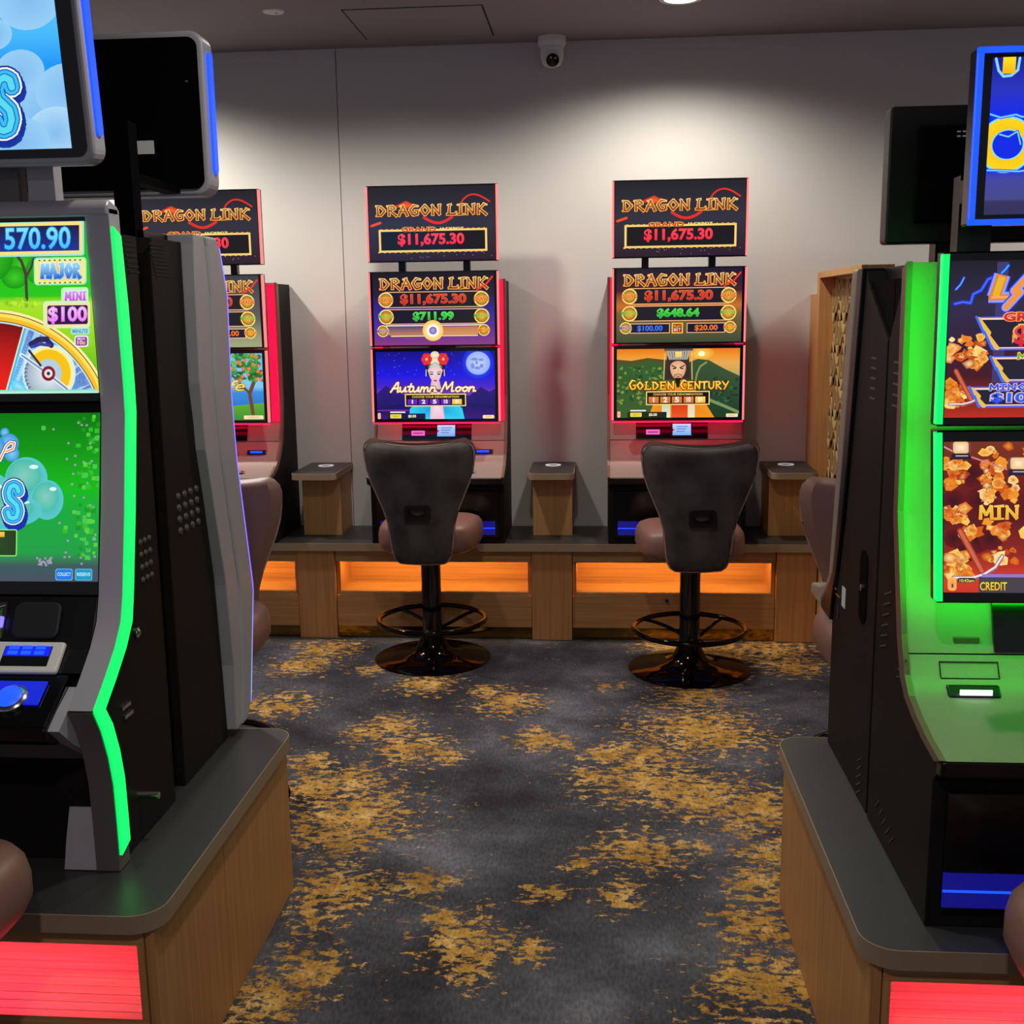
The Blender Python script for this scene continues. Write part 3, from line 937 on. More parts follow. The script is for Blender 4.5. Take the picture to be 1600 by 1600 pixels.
def art_upper(a, x0, y0, x1, y1, kind):
    X = lambda f: x0+f*(x1-x0)
    Y = lambda f: y0+f*(y1-y0)
    if kind == 'moon':
        a.bgd([(y0, K(24, 20, 26)), (Y(.3), K(40, 28, 60)), (Y(.55), K(52, 40, 150)), (Y(.8), K(92, 50, 150)), (y1, K(140, 60, 130))])
    elif kind == 'gold':
        a.bgd([(y0, K(30, 24, 40)), (Y(.3), K(70, 34, 40)), (Y(.5), K(200, 110, 40)), (Y(.62), K(120, 96, 50)), (y1, K(60, 76, 50))])
    else:
        a.bgd([(y0, K(58, 60, 72)), (Y(.35), K(84, 80, 84)), (Y(.6), K(90, 96, 90)), (Y(.85), K(150, 150, 120)), (y1, K(160, 170, 120))])
    a.brush('DRAGON LINK', X(.06), Y(.08), X(.94), Y(.225), DLAY)
    a.line([(X(.86), Y(.24)), (X(.93), Y(.18)), (X(.985), Y(.07))], (x1-x0)*.014, K(240, 60, 30))
    lw = (x1-x0)*.006
    for (ya, yb) in ((.27, .47), (.51, .70)):
        a.rect(X(.10), Y(ya), X(.90), Y(yb), K(30, 26, 34))
        a.rect(X(.10), Y(ya)-lw, X(.90), Y(ya), K(255, 190, 130))
        a.rect(X(.10), Y(yb), X(.90), Y(yb)+lw, K(255, 190, 130))
    red = [(.045, K(255, 140, 100), K(250, 90, 60)), (.025, K(230, 66, 30), K(200, 40, 20))]
    a.text('$11,675.30', X(.23), Y(.30), X(.765), Y(.44), red)
    grn = [(.045, K(150, 250, 150), K(90, 220, 90)), (.025, K(60, 230, 60), K(20, 170, 40))]
    a.text({'moon': '$711.99', 'gold': '$648.64', 'tree': '$723.05'}[kind], X(.33), Y(.545), X(.66), Y(.665), grn)
    r = (x1-x0)*.058
    for fx in (.105, .895):
        medal(a, X(fx), Y(.37), r, 'GRAND', K(220, 60, 40))
        medal(a, X(fx), Y(.605), r, 'MAJOR', K(60, 180, 60))
    r *= .78
    if kind != 'moon':
        for (xa, xb, st, c, tx0, tx1) in ((.11, .43, '$100.00', K(70, 120, 255), .17, .37), (.565, .87, '$20.00', K(255, 120, 30), .63, .81)):
            a.rect(X(xa), Y(.74), X(xb), Y(.875), K(24, 22, 50))
            a.frame(X(xa), Y(.74), X(xb), Y(.875), lw*.9, K(255, 200, 150))
            a.text(st, X(tx0), Y(.77), X(tx1), Y(.85), [(.04, tuple(v*.6 for v in c), tuple(v*.5 for v in c)), (.01, c, c)])
        a.rect(X(.445), Y(.735), X(.535), Y(.88), K(255, 200, 60))
        a.rect(X(.455), Y(.75), X(.525), Y(.865), K(150, 30, 20))
        a.text('PLAY', X(.463), Y(.765), X(.518), Y(.80), [(.0, YEL, YEL)])
        a.text('BET', X(.463), Y(.81), X(.518), Y(.85), [(.0, K(255, 255, 255), K(255, 240, 230))])
    else:
        a.rect(X(.12), Y(.745), X(.48), Y(.86), K(96, 70, 120), K(190, 130, 90))
        a.rect(X(.56), Y(.745), X(.86), Y(.86), K(190, 120, 80), K(220, 150, 90))
        a.rect(X(.10), Y(.72), X(.90), Y(.735), K(255, 240, 190))
        a.rect(X(.14), Y(.865), X(.86), Y(.88), K(255, 226, 140))
        a.ell(X(.49), Y(.80), r*1.9, r*1.9, K(255, 200, 70), K(255, 255, 240))
        a.ell(X(.49), Y(.80), r*1.15, r*1.15, K(255, 250, 230), K(255, 255, 255))
        a.ell(X(.49), Y(.80), r*.7, r*.7, K(110, 90, 170), K(190, 170, 230))
    medal(a, X(.075), Y(.80), r, 'MINOR', K(60, 90, 210))
    medal(a, X(.91), Y(.80), r, 'MINI', K(230, 120, 20))
def denom(a, X, Y, x0, y0, x1, y1, tile, tiles):
    a.rect(X(x0), Y(y0), X(x1), Y(y1), K(255, 226, 130))
    a.rect(X(x0+.008), Y(y0+.014), X(x1-.008), Y(y1-.014), K(26, 18, 10))
    a.text('CHOOSE YOUR DENOMINATION', X(x0+.06), Y(y0+.03), X(x1-.06), Y(y0+.06), [(.012, YEL, GOLD)])
    n = len(tiles)
    for k, st in enumerate(tiles):
        ax = x0+.022+(x1-x0-.044)*k/n
        bx = ax+(x1-x0-.044)/n*.86
        last = k == n-1
        a.rect(X(ax), Y(y0+.08), X(bx), Y(y1-.028), K(255, 214, 70) if last else tile, K(255, 190, 60) if last else tuple(v*.7 for v in tile))
        q = .06 if len(st) == 1 and st == '1' else .175
        a.text(st, X(ax+(bx-ax)*(.5-q)), Y(y0+.088), X(ax+(bx-ax)*(.5+q)), Y(y1-.042), [(.0 if st == '1' else .03, K(255, 255, 255), K(250, 245, 240))])
def credit_bar(a, X, Y, dark):
    a.rect(X(.09), Y(.915), X(.41), Y(1.0), dark)
    a.rbox(X(.005), Y(.905), X(.03), Y(.995), (X(1)-X(0))*.01, K(255, 210, 170), K(255, 140, 60))
    a.rbox(X(.112), Y(.925), X(.205), Y(.985), 6, K(255, 236, 90), K(255, 214, 40))
    a.text('CREDIT', X(.118), Y(.935), X(.199), Y(.975), [(.0, K(160, 120, 10), K(150, 110, 10))])
    a.text('$0.00', X(.265), Y(.935), X(.33), Y(.98), [(.02, K(255, 255, 220), K(255, 250, 180))])
    a.rect(X(.112), Y(.885), X(.24), Y(.905), K(235, 235, 245))
    a.rbox(X(.895), Y(.945), X(.99), Y(.995), 8, K(255, 236, 190), K(230, 190, 120))
def art_moon(a, x0, y0, x1, y1):
    X = lambda f: x0+f*(x1-x0)
    Y = lambda f: y0+f*(y1-y0)
    a.bgd([(y0, K(22, 16, 130)), (Y(.35), K(28, 24, 225)), (Y(.52), K(70, 36, 200)), (Y(.62), K(120, 50, 190)), (y1, K(48, 26, 130))])
    for k in range(46):
        r = random.uniform(1.2, 3.6)
        a.ell(X(random.uniform(.01, .72)), Y(random.uniform(.02, .36)), r, r, K(150, 170, 255), n=6)
        a.k -= 1
    a.ell(X(.86), Y(.18), 150, 150, K(28, 26, 220), K(60, 110, 255))
    a.ell(X(.86), Y(.18), 112, 102, K(150, 176, 250), K(198, 212, 255))
    for (fx, fy, rx, ry) in ((.83, .12, 36, 14), (.885, .13, 26, 12), (.815, .22, 18, 26), (.855, .25, 30, 14), (.89, .22, 18, 18), (.85, .17, 12, 18)):
        a.ell(X(fx), Y(fy), rx, ry, K(140, 158, 236), K(112, 130, 216))
    a.strip([(X(f), Y(v)) for f, v in ((0, .62), (.08, .50), (.16, .58), (.26, .66), (.36, .64))], y1, K(44, 28, 120), K(30, 20, 90))
    a.strip([(X(f), Y(v)) for f, v in ((.55, .68), (.7, .62), (.78, .66), (.88, .53), (.95, .60), (1, .56))], y1, K(40, 26, 118), K(30, 20, 90))
    a.strip([(X(f), Y(v)) for f, v in ((0, .84), (.2, .78), (.5, .84), (.8, .77), (1, .82))], y1, K(24, 22, 96), K(60, 20, 120))
    a.rect(X(0), Y(.86), X(.4), Y(.875), K(150, 40, 160))
    # the lady
    sk, hr, red = K(240, 206, 206), K(36, 20, 24), K(214, 28, 40)
    a.poly([(X(.27), y1), (X(.28), Y(.84)), (X(.42), Y(.64)), (X(.58), Y(.64)), (X(.72), Y(.84)), (X(.74), y1)], K(50, 210, 240), K(20, 150, 220))
    a.poly([(X(.45), y1), (X(.46), Y(.6)), (X(.55), Y(.6)), (X(.57), y1)], K(240, 190, 210), K(250, 226, 236))
    a.ell(X(.5), Y(.26), 92, 86, hr)
    a.poly([(X(.468), Y(.42)), (X(.532), Y(.42)), (X(.55), Y(.56)), (X(.45), Y(.56))], K(220, 180, 184), sk)
    a.poly([(X(.5)+74*math.cos(t)*(1 if math.sin(t) < 0 else .86-.22*math.sin(t)), Y(.31)+(62 if math.sin(t) < 0 else 92)*math.sin(t)) for t in [2*PI*k/24 for k in range(24)]], K(228, 190, 196), K(250, 226, 226))
    a.ell(X(.5), Y(.07), 44, 44, K(226, 214, 170), K(250, 244, 214))
    a.poly([(X(.44), Y(.2)), (X(.46), Y(.08)), (X(.54), Y(.08)), (X(.56), Y(.2)), (X(.5), Y(.17))], K(220, 200, 150), K(250, 240, 214))
    a.poly([(X(.435), Y(.235)), (X(.5), Y(.15)), (X(.565), Y(.235)), (X(.5), Y(.2))], K(150, 190, 170), K(220, 226, 200))
    for fx in (.43, .57):
        for q in range(6):
            an = q*PI/3
            a.ell(X(fx)+26*math.cos(an), Y(.115)+30*math.sin(an), 26, 28, red, K(240, 70, 70), n=12)
        a.ell(X(fx), Y(.115), 12, 12, K(255, 200, 120))
    for sx in (-1, 1):
        a.line([(X(.5)+sx*52, Y(.305)), (X(.5)+sx*34, Y(.30)), (X(.5)+sx*16, Y(.312))], 6, K(70, 40, 50))
        a.ell(X(.5)+sx*34, Y(.335), 17, 6, K(60, 30, 40))
        a.line([(X(.5)+sx*84, Y(.27)), (X(.5)+sx*86, Y(.36))], 8, K(235, 210, 190))
    a.line([(X(.5), Y(.34)), (X(.503), Y(.385)), (X(.497), Y(.39))], 5, K(206, 160, 164))
    a.ell(X(.5), Y(.43), 17, 8, K(206, 60, 80))
    a.script('Autumn Moon', X(.12), Y(.455), X(.84), Y(.595), [(.34, K(50, 14, 30)), (.27, K(170, 96, 20)), (.19, K(255, 224, 130)), (.10, K(255, 248, 226))])
    denom(a, X, Y, .24, .625, .755, .81, K(112, 44, 200), ['1', '2', '5', '10', '$1'])
    credit_bar(a, X, Y, K(26, 26, 70))
def art_century(a, x0, y0, x1, y1):
    X = lambda f: x0+f*(x1-x0)
    Y = lambda f: y0+f*(y1-y0)
    a.bgd([(y0, K(232, 120, 16)), (Y(.1), K(240, 150, 40)), (Y(.2), K(236, 170, 80)), (Y(.4), K(180, 170, 90)), (y1, K(90, 120, 60))])
    a.ell(X(.69), Y(.08), 120, 60, K(240, 150, 40), K(255, 220, 90))
    a.ell(X(.69), Y(.075), 30, 24, K(255, 250, 170), K(255, 255, 245))
    a.strip([(X(f), Y(v)) for f, v in ((0, .15), (.12, .17), (.25, .13), (.4, .16), (.5, .18))], y1, K(90, 74, 30), K(60, 70, 34))
    a.strip([(X(f), Y(v)) for f, v in ((.55, .22), (.66, .15), (.75, .17), (.88, .3), (1, .4))], y1, K(60, 84, 46), K(28, 60, 36))
    a.strip([(X(f), Y(v)) for f, v in ((0, .2), (.15, .22), (.28, .16), (.38, .24), (.5, .4))], y1, K(52, 92, 40), K(60, 92, 40))
    a.line([(X(.73), Y(.2)), (X(.68), Y(.26)), (X(.655), Y(.36)), (X(.645), Y(.46))], 16, K(130, 150, 90))
    for k in range(150):
        fx, fy = random.uniform(0, .42), random.uniform(.25, .85)
        a.ell(X(fx), Y(fy), random.uniform(8, 22), random.uniform(6, 16), random.choice([K(40, 96, 46), K(84, 130, 50), K(30, 70, 40), K(130, 150, 60)]), n=7)
        a.k -= 1
    a.k += 1
    for k in range(60):
        fx, fy = random.uniform(.66, 1), random.uniform(.42, .8)
        a.ell(X(fx), Y(fy), random.uniform(10, 24), random.uniform(8, 18), random.choice([K(30, 70, 46), K(24, 56, 40), K(60, 96, 50)]), n=7)
        a.k -= 1
    a.k += 1
    a.line([(X(.72), Y(.72)), (X(.86), Y(.82)), (X(1.0), Y(.93))], 26, K(120, 150, 90))
    # the man
    a.poly([(X(.26), y1), (X(.30), Y(.8)), (X(.40), Y(.5)), (X(.6), Y(.5)), (X(.73), Y(.8)), (X(.8), y1)], K(240, 150, 30), K(236, 120, 30))
    a.rect(X(.45), Y(.76), X(.58), y1, K(214, 40, 24), K(236, 90, 30))
    a.rect(X(.37), Y(.80), X(.44), y1, K(190, 214, 180), K(230, 236, 200))
    a.rect(X(.585), Y(.80), X(.64), y1, K(226, 214, 180), K(240, 232, 190))
    a.poly([(X(.385), Y(.45)), (X(.41), Y(.1)), (X(.585), Y(.1)), (X(.61), Y(.45))], K(60, 46, 40), K(40, 30, 30))
    sk = K(246, 200, 160)
    a.poly([(X(.5)+72*math.cos(t), Y(.26)+(50 if math.sin(t) < 0 else 112)*math.sin(t)) for t in [2*PI*k/24 for k in range(24)]], K(226, 164, 120), sk)
    a.poly([(X(.40), Y(.02)), (X(.6), Y(.02)), (X(.575), Y(.16)), (X(.425), Y(.16))], K(150, 150, 150), K(110, 106, 104))
    for k in range(9):
        fx = .415+.17*k/8
        a.line([(X(fx), Y(.03)), (X(.43+.14*k/8), Y(.15))], 5, K(214, 206, 180), caps=False)
    a.rect(X(.475), Y(.045), X(.53), Y(.125), K(250, 226, 130), K(240, 206, 90))
    a.rect(X(.385), Y(.0), X(.62), Y(.03), K(90, 80, 76))
    for sx in (-1, 1):
        a.line([(X(.5)+sx*122, Y(.06)), (X(.5)+sx*128, Y(.45))], 8, K(220, 200, 130), caps=False)
        a.line([(X(.5)+sx*58, Y(.24)), (X(.5)+sx*16, Y(.275))], 9, K(50, 30, 24))
        a.ell(X(.5)+sx*34, Y(.285), 16, 6, K(50, 30, 26))
        a.line([(X(.5)+sx*4, Y(.365)), (X(.5)+sx*30, Y(.38)), (X(.5)+sx*36, Y(.41))], 6, K(40, 24, 20))
    a.line([(X(.5), Y(.29)), (X(.5), Y(.34))], 6, K(206, 146, 104))
    a.ell(X(.5), Y(.40), 18, 6, K(190, 80, 70))
    a.poly([(X(.475), Y(.42)), (X(.525), Y(.42)), (X(.51), Y(.56)), (X(.49), Y(.56))], K(30, 20, 18))
    lay = [(.10, K(100, 36, 0), K(80, 20, 0)), (.05, K(200, 120, 10), K(150, 70, 0)), (.0, K(255, 236, 90), K(255, 190, 20))]
    a.brush('GOLDEN', X(.10), Y(.475), X(.47), Y(.59), lay, gap=.12, big=(0,))
    a.brush('CENTURY', X(.52), Y(.475), X(.91), Y(.59), lay, gap=.12, big=(0,))
    denom(a, X, Y, .24, .615, .76, .815, K(236, 130, 60), ['1', '2', '5', '10', '$1'])
    credit_bar(a, X, Y, K(30, 36, 24))
def art_tree(a, x0, y0, x1, y1):
    X = lambda f: x0+f*(x1-x0)
    Y = lambda f: y0+f*(y1-y0)
    a.bgd([(y0, K(120, 190, 236)), (Y(.5), K(130, 200, 240)), (Y(.58), K(60, 140, 220)), (Y(.8), K(40, 120, 210)), (y1, K(60, 150, 60))])
    a.strip([(X(f), Y(v)) for f, v in ((0, .85), (.3, .9), (.6, .86), (.75, .78), (1, .74))], y1, K(96, 170, 50), K(60, 140, 40))
    a.line([(X(.9), Y(.9)), (X(.88), Y(.6)), (X(.95), Y(.3))], 36, K(110, 72, 50))
    a.line([(X(.88), Y(.6)), (X(.75), Y(.35))], 22, K(110, 72, 50))
    for k in range(150):
        fx, fy = random.uniform(.5, 1), random.uniform(0, .42)
        a.ell(X(fx), Y(fy), random.uniform(14, 34), random.uniform(12, 28), random.choice([K(40, 130, 50), K(70, 160, 60), K(24, 100, 44), K(110, 180, 80)]), n=7)
        a.k -= 1
    a.k += 1
    for k in range(34):
        fx, fy = random.uniform(.52, 1), random.uniform(.02, .42)
        a.ell(X(fx), Y(fy), 17, 17, K(226, 90, 40), K(250, 150, 90), n=9)
        a.k -= 1
    a.k += 1
    a.text('Life', X(.56), Y(.40), X(.84), Y(.56), [(.03, K(120, 60, 10), K(90, 40, 0)), (.008, K(255, 236, 120), K(250, 200, 60))], shear=0.3)
    a.rbox(X(.82), Y(.93), X(.99), Y(.985), 8, K(255, 236, 190), K(220, 190, 140))

def blob_letter(a, pts, wd, cols):
    for f, c in cols:
        a.line(pts, wd*f, c)
def s_curve(cx, cy, sx, sy):
    raw = [(.62, -.62), (.45, -.9), (.05, -1.0), (-.4, -.9), (-.62, -.55), (-.45, -.2), (0, 0), (.45, .22), (.62, .58), (.42, .92), (0, 1.0), (-.42, .92), (-.65, .62)]
    return [(cx+p[0]*sx, cy+p[1]*sy) for p in raw]
BUB = [(1.0, K(20, 40, 130)), (.86, K(236, 246, 255)), (.70, K(20, 90, 190)), (.60, K(60, 190, 240)), (.36, K(20, 120, 200)), (.26, K(90, 220, 240))]
def art_left_topper(a):
    a.bgd([(a.y0, K(120, 214, 250)), (60, K(70, 186, 250)), (110, K(20, 150, 250)), (170, K(110, 190, 250)), (240, K(80, 160, 240))])
    lc = [K(150, 206, 246), K(176, 218, 248), K(130, 190, 240), K(196, 228, 250)]
    for (cx, cy, r) in ((-40, 170, 70), (28, 118, 38), (60, 190, 60), (100, 150, 48), (-120, 80, 60), (-10, 60, 26), (40, 10, 50), (-200, 150, 80), (-290, 60, 60), (85, 215, 46), (-60, 235, 60), (-180, 230, 70), (-320, 210, 70), (30, 230, 46)):
        a.ell(cx, cy, r, r*.9, lc[(int(cx)+7*int(r)) % 2], lc[2+(int(r) % 2)], n=30)
    for k, (cx, sx) in enumerate(((4, 20), (-50, 24), (-120, 26), (-190, 24))):
        if k == 0:
            blob_letter(a, s_curve(cx+3, 176, sx, 42), 40, [(1.0, K(20, 50, 160))])
            blob_letter(a, s_curve(cx, 168, sx, 42), 38, BUB)
def art_left_upper(a):
    a.bgd([(a.y0, K(30, 150, 20)), (400, K(20, 190, 10)), (460, K(40, 200, 20)), (470, K(170, 226, 40)), (520, K(150, 220, 20)), (a.y1, K(60, 170, 40))])
    for (cx, cy, r) in ((25, 410, 26), (12, 430, 22), (60, 420, 30), (-40, 400, 50), (-120, 420, 60), (-220, 400, 70), (-300, 430, 40)):
        a.ell(cx, cy, r, r*.8, K(16, 150, 12), K(60, 206, 30), n=18)
    a.line([(32, 465), (31, 425), (24, 405), (18, 398)], 5, K(70, 60, 50))
    a.line([(31, 430), (40, 415), (44, 402)], 4, K(70, 60, 50))
    for k in range(120):
        x = random.uniform(a.x0, 64)
        a.ell(x, random.uniform(464, 476), random.uniform(2, 5), random.uniform(2, 4), random.choice([K(190, 236, 60), K(150, 210, 30), K(120, 190, 20)]), n=6)
        a.k -= 1
    a.k += 1
    # big wheel
    wx, wy = -30, 690
    for rr_, c in ((210, K(255, 240, 170)), (206, K(120, 84, 30)), (204.5, K(255, 226, 90)), (199, K(250, 190, 40)), (193, K(130, 90, 30)), (191.5, K(190, 230, 240))):
        a.ell(wx, wy, rr_, rr_, c, n=90)
    cols = [(K(16, 60, 190), K(10, 170, 245)), (K(120, 8, 10), K(230, 30, 20)), (K(40, 120, 30), K(90, 190, 50)), (K(120, 40, 160), K(190, 80, 210))]
    for k in range(7):
        a0 = -23-50*k
        n_ = 16
        for j in range(n_):
            p, q = [math.radians(a0-50+50*t_/n_) for t_ in (j, j+1)]
            r0, r1 = 100, 189
            ci, co = cols[k % 4][1], cols[k % 4][0]
            a.face([(wx+r0*math.cos(p), wy+r0*math.sin(p), ci), (wx+r1*math.cos(p), wy+r1*math.sin(p), co), (wx+r1*math.cos(q), wy+r1*math.sin(q), co), (wx+r0*math.cos(q), wy+r0*math.sin(q), ci)])
            a.face([(wx, wy, ci), (wx+r0*math.cos(p), wy+r0*math.sin(p), ci), (wx+r0*math.cos(q), wy+r0*math.sin(q), ci)])
        a.up()
        p = math.radians(a0-50)
        a.line([(wx, wy), (wx+190*math.cos(p), wy+190*math.sin(p))], 8, K(120, 30, 16), caps=False)
        a.line([(wx+1.5, wy), (wx+1.5+190*math.cos(p), wy+190*math.sin(p))], 5.5, K(255, 240, 190), caps=False)
        a.line([(wx+4, wy), (wx+4+188*math.cos(p), wy+188*math.sin(p))], 3.5, K(50, 190, 235), caps=False)
    a.poly([(4, 594), (12, 592), (34, 606), (30, 615), (6, 608)], K(90, 200, 240), K(160, 230, 250))
    # circular saw
    a.ell(69, 583, 45, 47, K(206, 240, 250), n=40)
    a.ell(69, 584, 41, 43, K(150, 170, 190), K(236, 246, 250), n=40)
    for k in range(13):
        p = math.radians(100+k*9)
        a.poly([(69+42*math.cos(p), 584+44*math.sin(p)), (69+35*math.cos(p+.05), 584+37*math.sin(p+.05)), (69+40*math.cos(p+.14), 584+42*math.sin(p+.14))], K(110, 124, 150))
    for rr, c in ((42, K(255, 240, 150)), (37, K(246, 196, 16)), (22, K(180, 206, 226))):
        a.ell(69, 583, rr, rr*1.04, c, n=26, a0=-132, a1=42)
    a.line([(40, 536), (52, 529), (66, 528), (74, 538)], 9, K(44, 40, 90))
    a.line([(41, 540), (56, 536), (72, 538)], 5, K(60, 60, 160))
    a.line([(24, 553), (66, 582), (101, 609)], 7, K(230, 240, 250))
    a.line([(24, 553), (66, 582), (101, 609)], 3, K(120, 150, 180), caps=False)
    a.line([(37, 546), (56, 570)], 4, K(60, 50, 60))
    a.ell(69, 583, 11.5, 12, K(140, 20, 36)); a.ell(69, 583, 7, 7, K(230, 226, 230)); a.ell(69, 583, 3, 3, K(60, 50, 60))
    a.rect(a.x0, 609, a.x1, a.y1, K(120, 220, 190), K(200, 246, 226))
    # jackpots
    a.rbox(-300, 343, 130, 398, 4, K(160, 232, 220)); a.rbox(-296, 346, 127, 395, 3, K(246, 226, 130)); a.rect(-292, 351, 122, 390, K(30, 24, 60), K(30, 50, 150))
    num = [(.045, K(20, 110, 220), K(20, 60, 180)), (.03, K(30, 140, 240), K(20, 150, 230)), (.012, K(130, 232, 255), K(60, 190, 246))]
    a.text('570.90', 0, 354, 107, 386, num)
    a.rbox(47, 400, 134, 443, 6, K(150, 240, 190)); a.rbox(49, 402, 132, 441, 5, K(240, 240, 150), K(240, 190, 90))
    for k in range(9):
        for yy in (403.5, 438.5):
            a.rect(55+k*8.4, yy, 58+k*8.4, yy+2, K(50, 70, 40))
            a.k -= 1
    a.k += 1
    a.brush('MAJOR', 60, 410, 123, 432, [(.09, K(250, 250, 255), K(120, 190, 240)), (.04, K(150, 220, 250), K(20, 90, 210))])
    a.rbox(92, 447, 137, 475, 5, K(190, 250, 190))
    a.brush('MINI', 99, 454, 133, 468, [(.10, K(250, 236, 255), K(240, 200, 250)), (.03, K(206, 150, 236), K(190, 50, 210))])
    a.rbox(62, 468, 140, 511, 6, K(200, 250, 190)); a.rbox(65, 471, 139, 509, 5, K(250, 226, 170)); a.rbox(69, 475, 136, 505, 3, K(50, 20, 70), K(40, 10, 80))
    a.text('$100', 71, 478, 134, 503, [(.04, K(240, 190, 250), K(230, 120, 240)), (.01, K(240, 60, 240), K(220, 60, 230)), (-.01, K(255, 214, 255), K(240, 130, 250))])
    a.rbox(108, 511, 139, 521, 2, K(170, 226, 236)); a.text('MINUTE', 111, 513, 136, 519, [(.03, K(90, 160, 180), K(70, 140, 170))])
    a.rbox(114, 523, 137, 541, 4, K(250, 240, 250)); a.rbox(116, 525, 135, 539, 3, K(140, 50, 160))
    a.text('MAX', 119, 526, 132, 530, [(.02, K(240, 220, 250), K(240, 220, 250))]); a.text('10c', 119, 531, 132, 537, [(.03, K(255, 236, 160), K(255, 200, 120))])
def art_left_lower(a):
    a.bgd([(a.y0, K(10, 120, 16)), (700, K(10, 150, 14)), (760, K(16, 186, 20)), (800, K(20, 170, 60)), (860, K(30, 160, 70)), (880, K(60, 90, 90)), (a.y1, K(70, 80, 96))])
    def clover(x, y, r, c):
        for k in range(4):
            p = PI/4+k*PI/2
            a.ell(x+r*.6*math.cos(p), y+r*.6*math.sin(p), r*.55, r*.55, c, n=8)
            a.k -= 1
    for k in range(110):
        side = random.random() < .55
        x = random.uniform(120, 152) if side else random.uniform(a.x0, 152)
        y = random.uniform(646, 870)
        clover(x, y, random.uniform(2.4, 4.6), random.choice([K(50, 190, 40), K(90, 210, 60), K(30, 150, 30), K(70, 200, 80)]))
    a.k += 1
    for k in range(70):
        x, y = random.choice([(random.uniform(100, 150), random.uniform(650, 880)), (random.uniform(a.x0, 150), random.uniform(650, 880)), (random.uniform(60, 80), random.uniform(868, 880))])
        a.ell(x, y, 1.9, 1.7, K(190, 180, 214), K(120, 100, 130), n=7)
        a.k -= 1
    a.k += 1
    for (cx, cy, rx, ry) in ((-40, 790, 70, 60), (38, 745, 34, 34), (72, 778, 26, 31), (20, 795, 44, 24), (-120, 780, 60, 50), (-200, 790, 50, 44)):
        a.ell(cx, cy, rx, ry, K(90, 200, 206), K(60, 180, 150), n=32)
        a.ell(cx-rx*.1, cy-ry*.15, rx*.8, ry*.75, K(70, 190, 170), K(130, 206, 190), n=28)
        a.ell(cx+rx*.35, cy-ry*.55, rx*.22, ry*.10, K(220, 250, 250), n=10)
    for (cx, cy, r) in ((3, 672, 7), (10, 690, 16), (15, 706, 12), (-20, 700, 26)):
        a.ell(cx, cy, r, r, K(60, 150, 220), K(130, 206, 240), n=18)
    p_ = [(-4, 716), (6, 694), (12, 688), (19, 689), (17, 698), (6, 702)]
    a.line(p_, 8, K(20, 60, 150)); a.line(p_, 5.5, K(250, 250, 250)); a.line(p_, 2, K(230, 140, 30))
    blob_letter(a, s_curve(22, 788, 13, 26), 26, [(1.0, K(20, 50, 170))])
    blob_letter(a, s_curve(19, 781, 13, 26), 25, BUB)
    a.rbox(-110, 824, 26, 866, 3, K(150, 250, 120)); a.rbox(-109, 825.5, 24.5, 864.5, 2, K(40, 60, 30), K(30, 80, 40)); a.rect(-4, 828, 6, 836, K(255, 214, 80), K(230, 170, 30))
    for x, c, st in ((88, K(30, 120, 220), 'COLLECT'), (119, K(20, 150, 190), 'RESERVE')):
        a.rbox(x, 885, x+27, 903, 3, K(120, 190, 230)); a.rbox(x+1, 886, x+26, 902, 3, c, tuple(v*1.3 for v in c))
        a.text(st, x+3, 891, x+24, 896, [(.02, K(200, 236, 250), K(190, 230, 250))])
def bolt(a, pts, wd, c1, c2):
    a.line(pts, wd*2.4, c2); a.line(pts, wd, c1)
def nuggets(a, x0, y0, x1, y1, n, seed):
    rnd = random.Random(seed)
    cl = [K(240, 150, 40), K(214, 90, 24), K(250, 200, 90), K(170, 50, 24), K(255, 226, 150), K(226, 120, 30)]
    for k in range(n):
        cx, cy = rnd.uniform(x0, x1), rnd.uniform(y0, y1)
        r = rnd.uniform(3, 12)
        m = rnd.randint(5, 8)
        pts = [(cx+r*rnd.uniform(.5, 1.2)*math.cos(2*PI*j/m)*1.2, cy+r*rnd.uniform(.5, 1.2)*math.sin(2*PI*j/m)) for j in range(m)]
        c = rnd.choice(cl)
        a.poly(pts, c, rnd.choice(cl))
        a.k -= 1
    a.k += 1
def pickaxe(a, x, y, s):
    a.line([(x-14*s, y-48*s), (x+12*s, y)], 8*s, K(150, 60, 40)); a.line([(x-14*s, y-48*s), (x+12*s, y)], 4.5*s, K(214, 100, 70))
    a.line([(x-22*s, y+8*s), (x, y+9*s), (x+14*s, y+5*s), (x+28*s, y-4*s), (x+36*s, y-18*s)], 5*s, K(150, 100, 120)); a.line([(x-22*s, y+8*s), (x, y+8*s), (x+14*s, y+4*s), (x+28*s, y-5*s), (x+36*s, y-18*s)], 2.4*s, K(240, 226, 226))
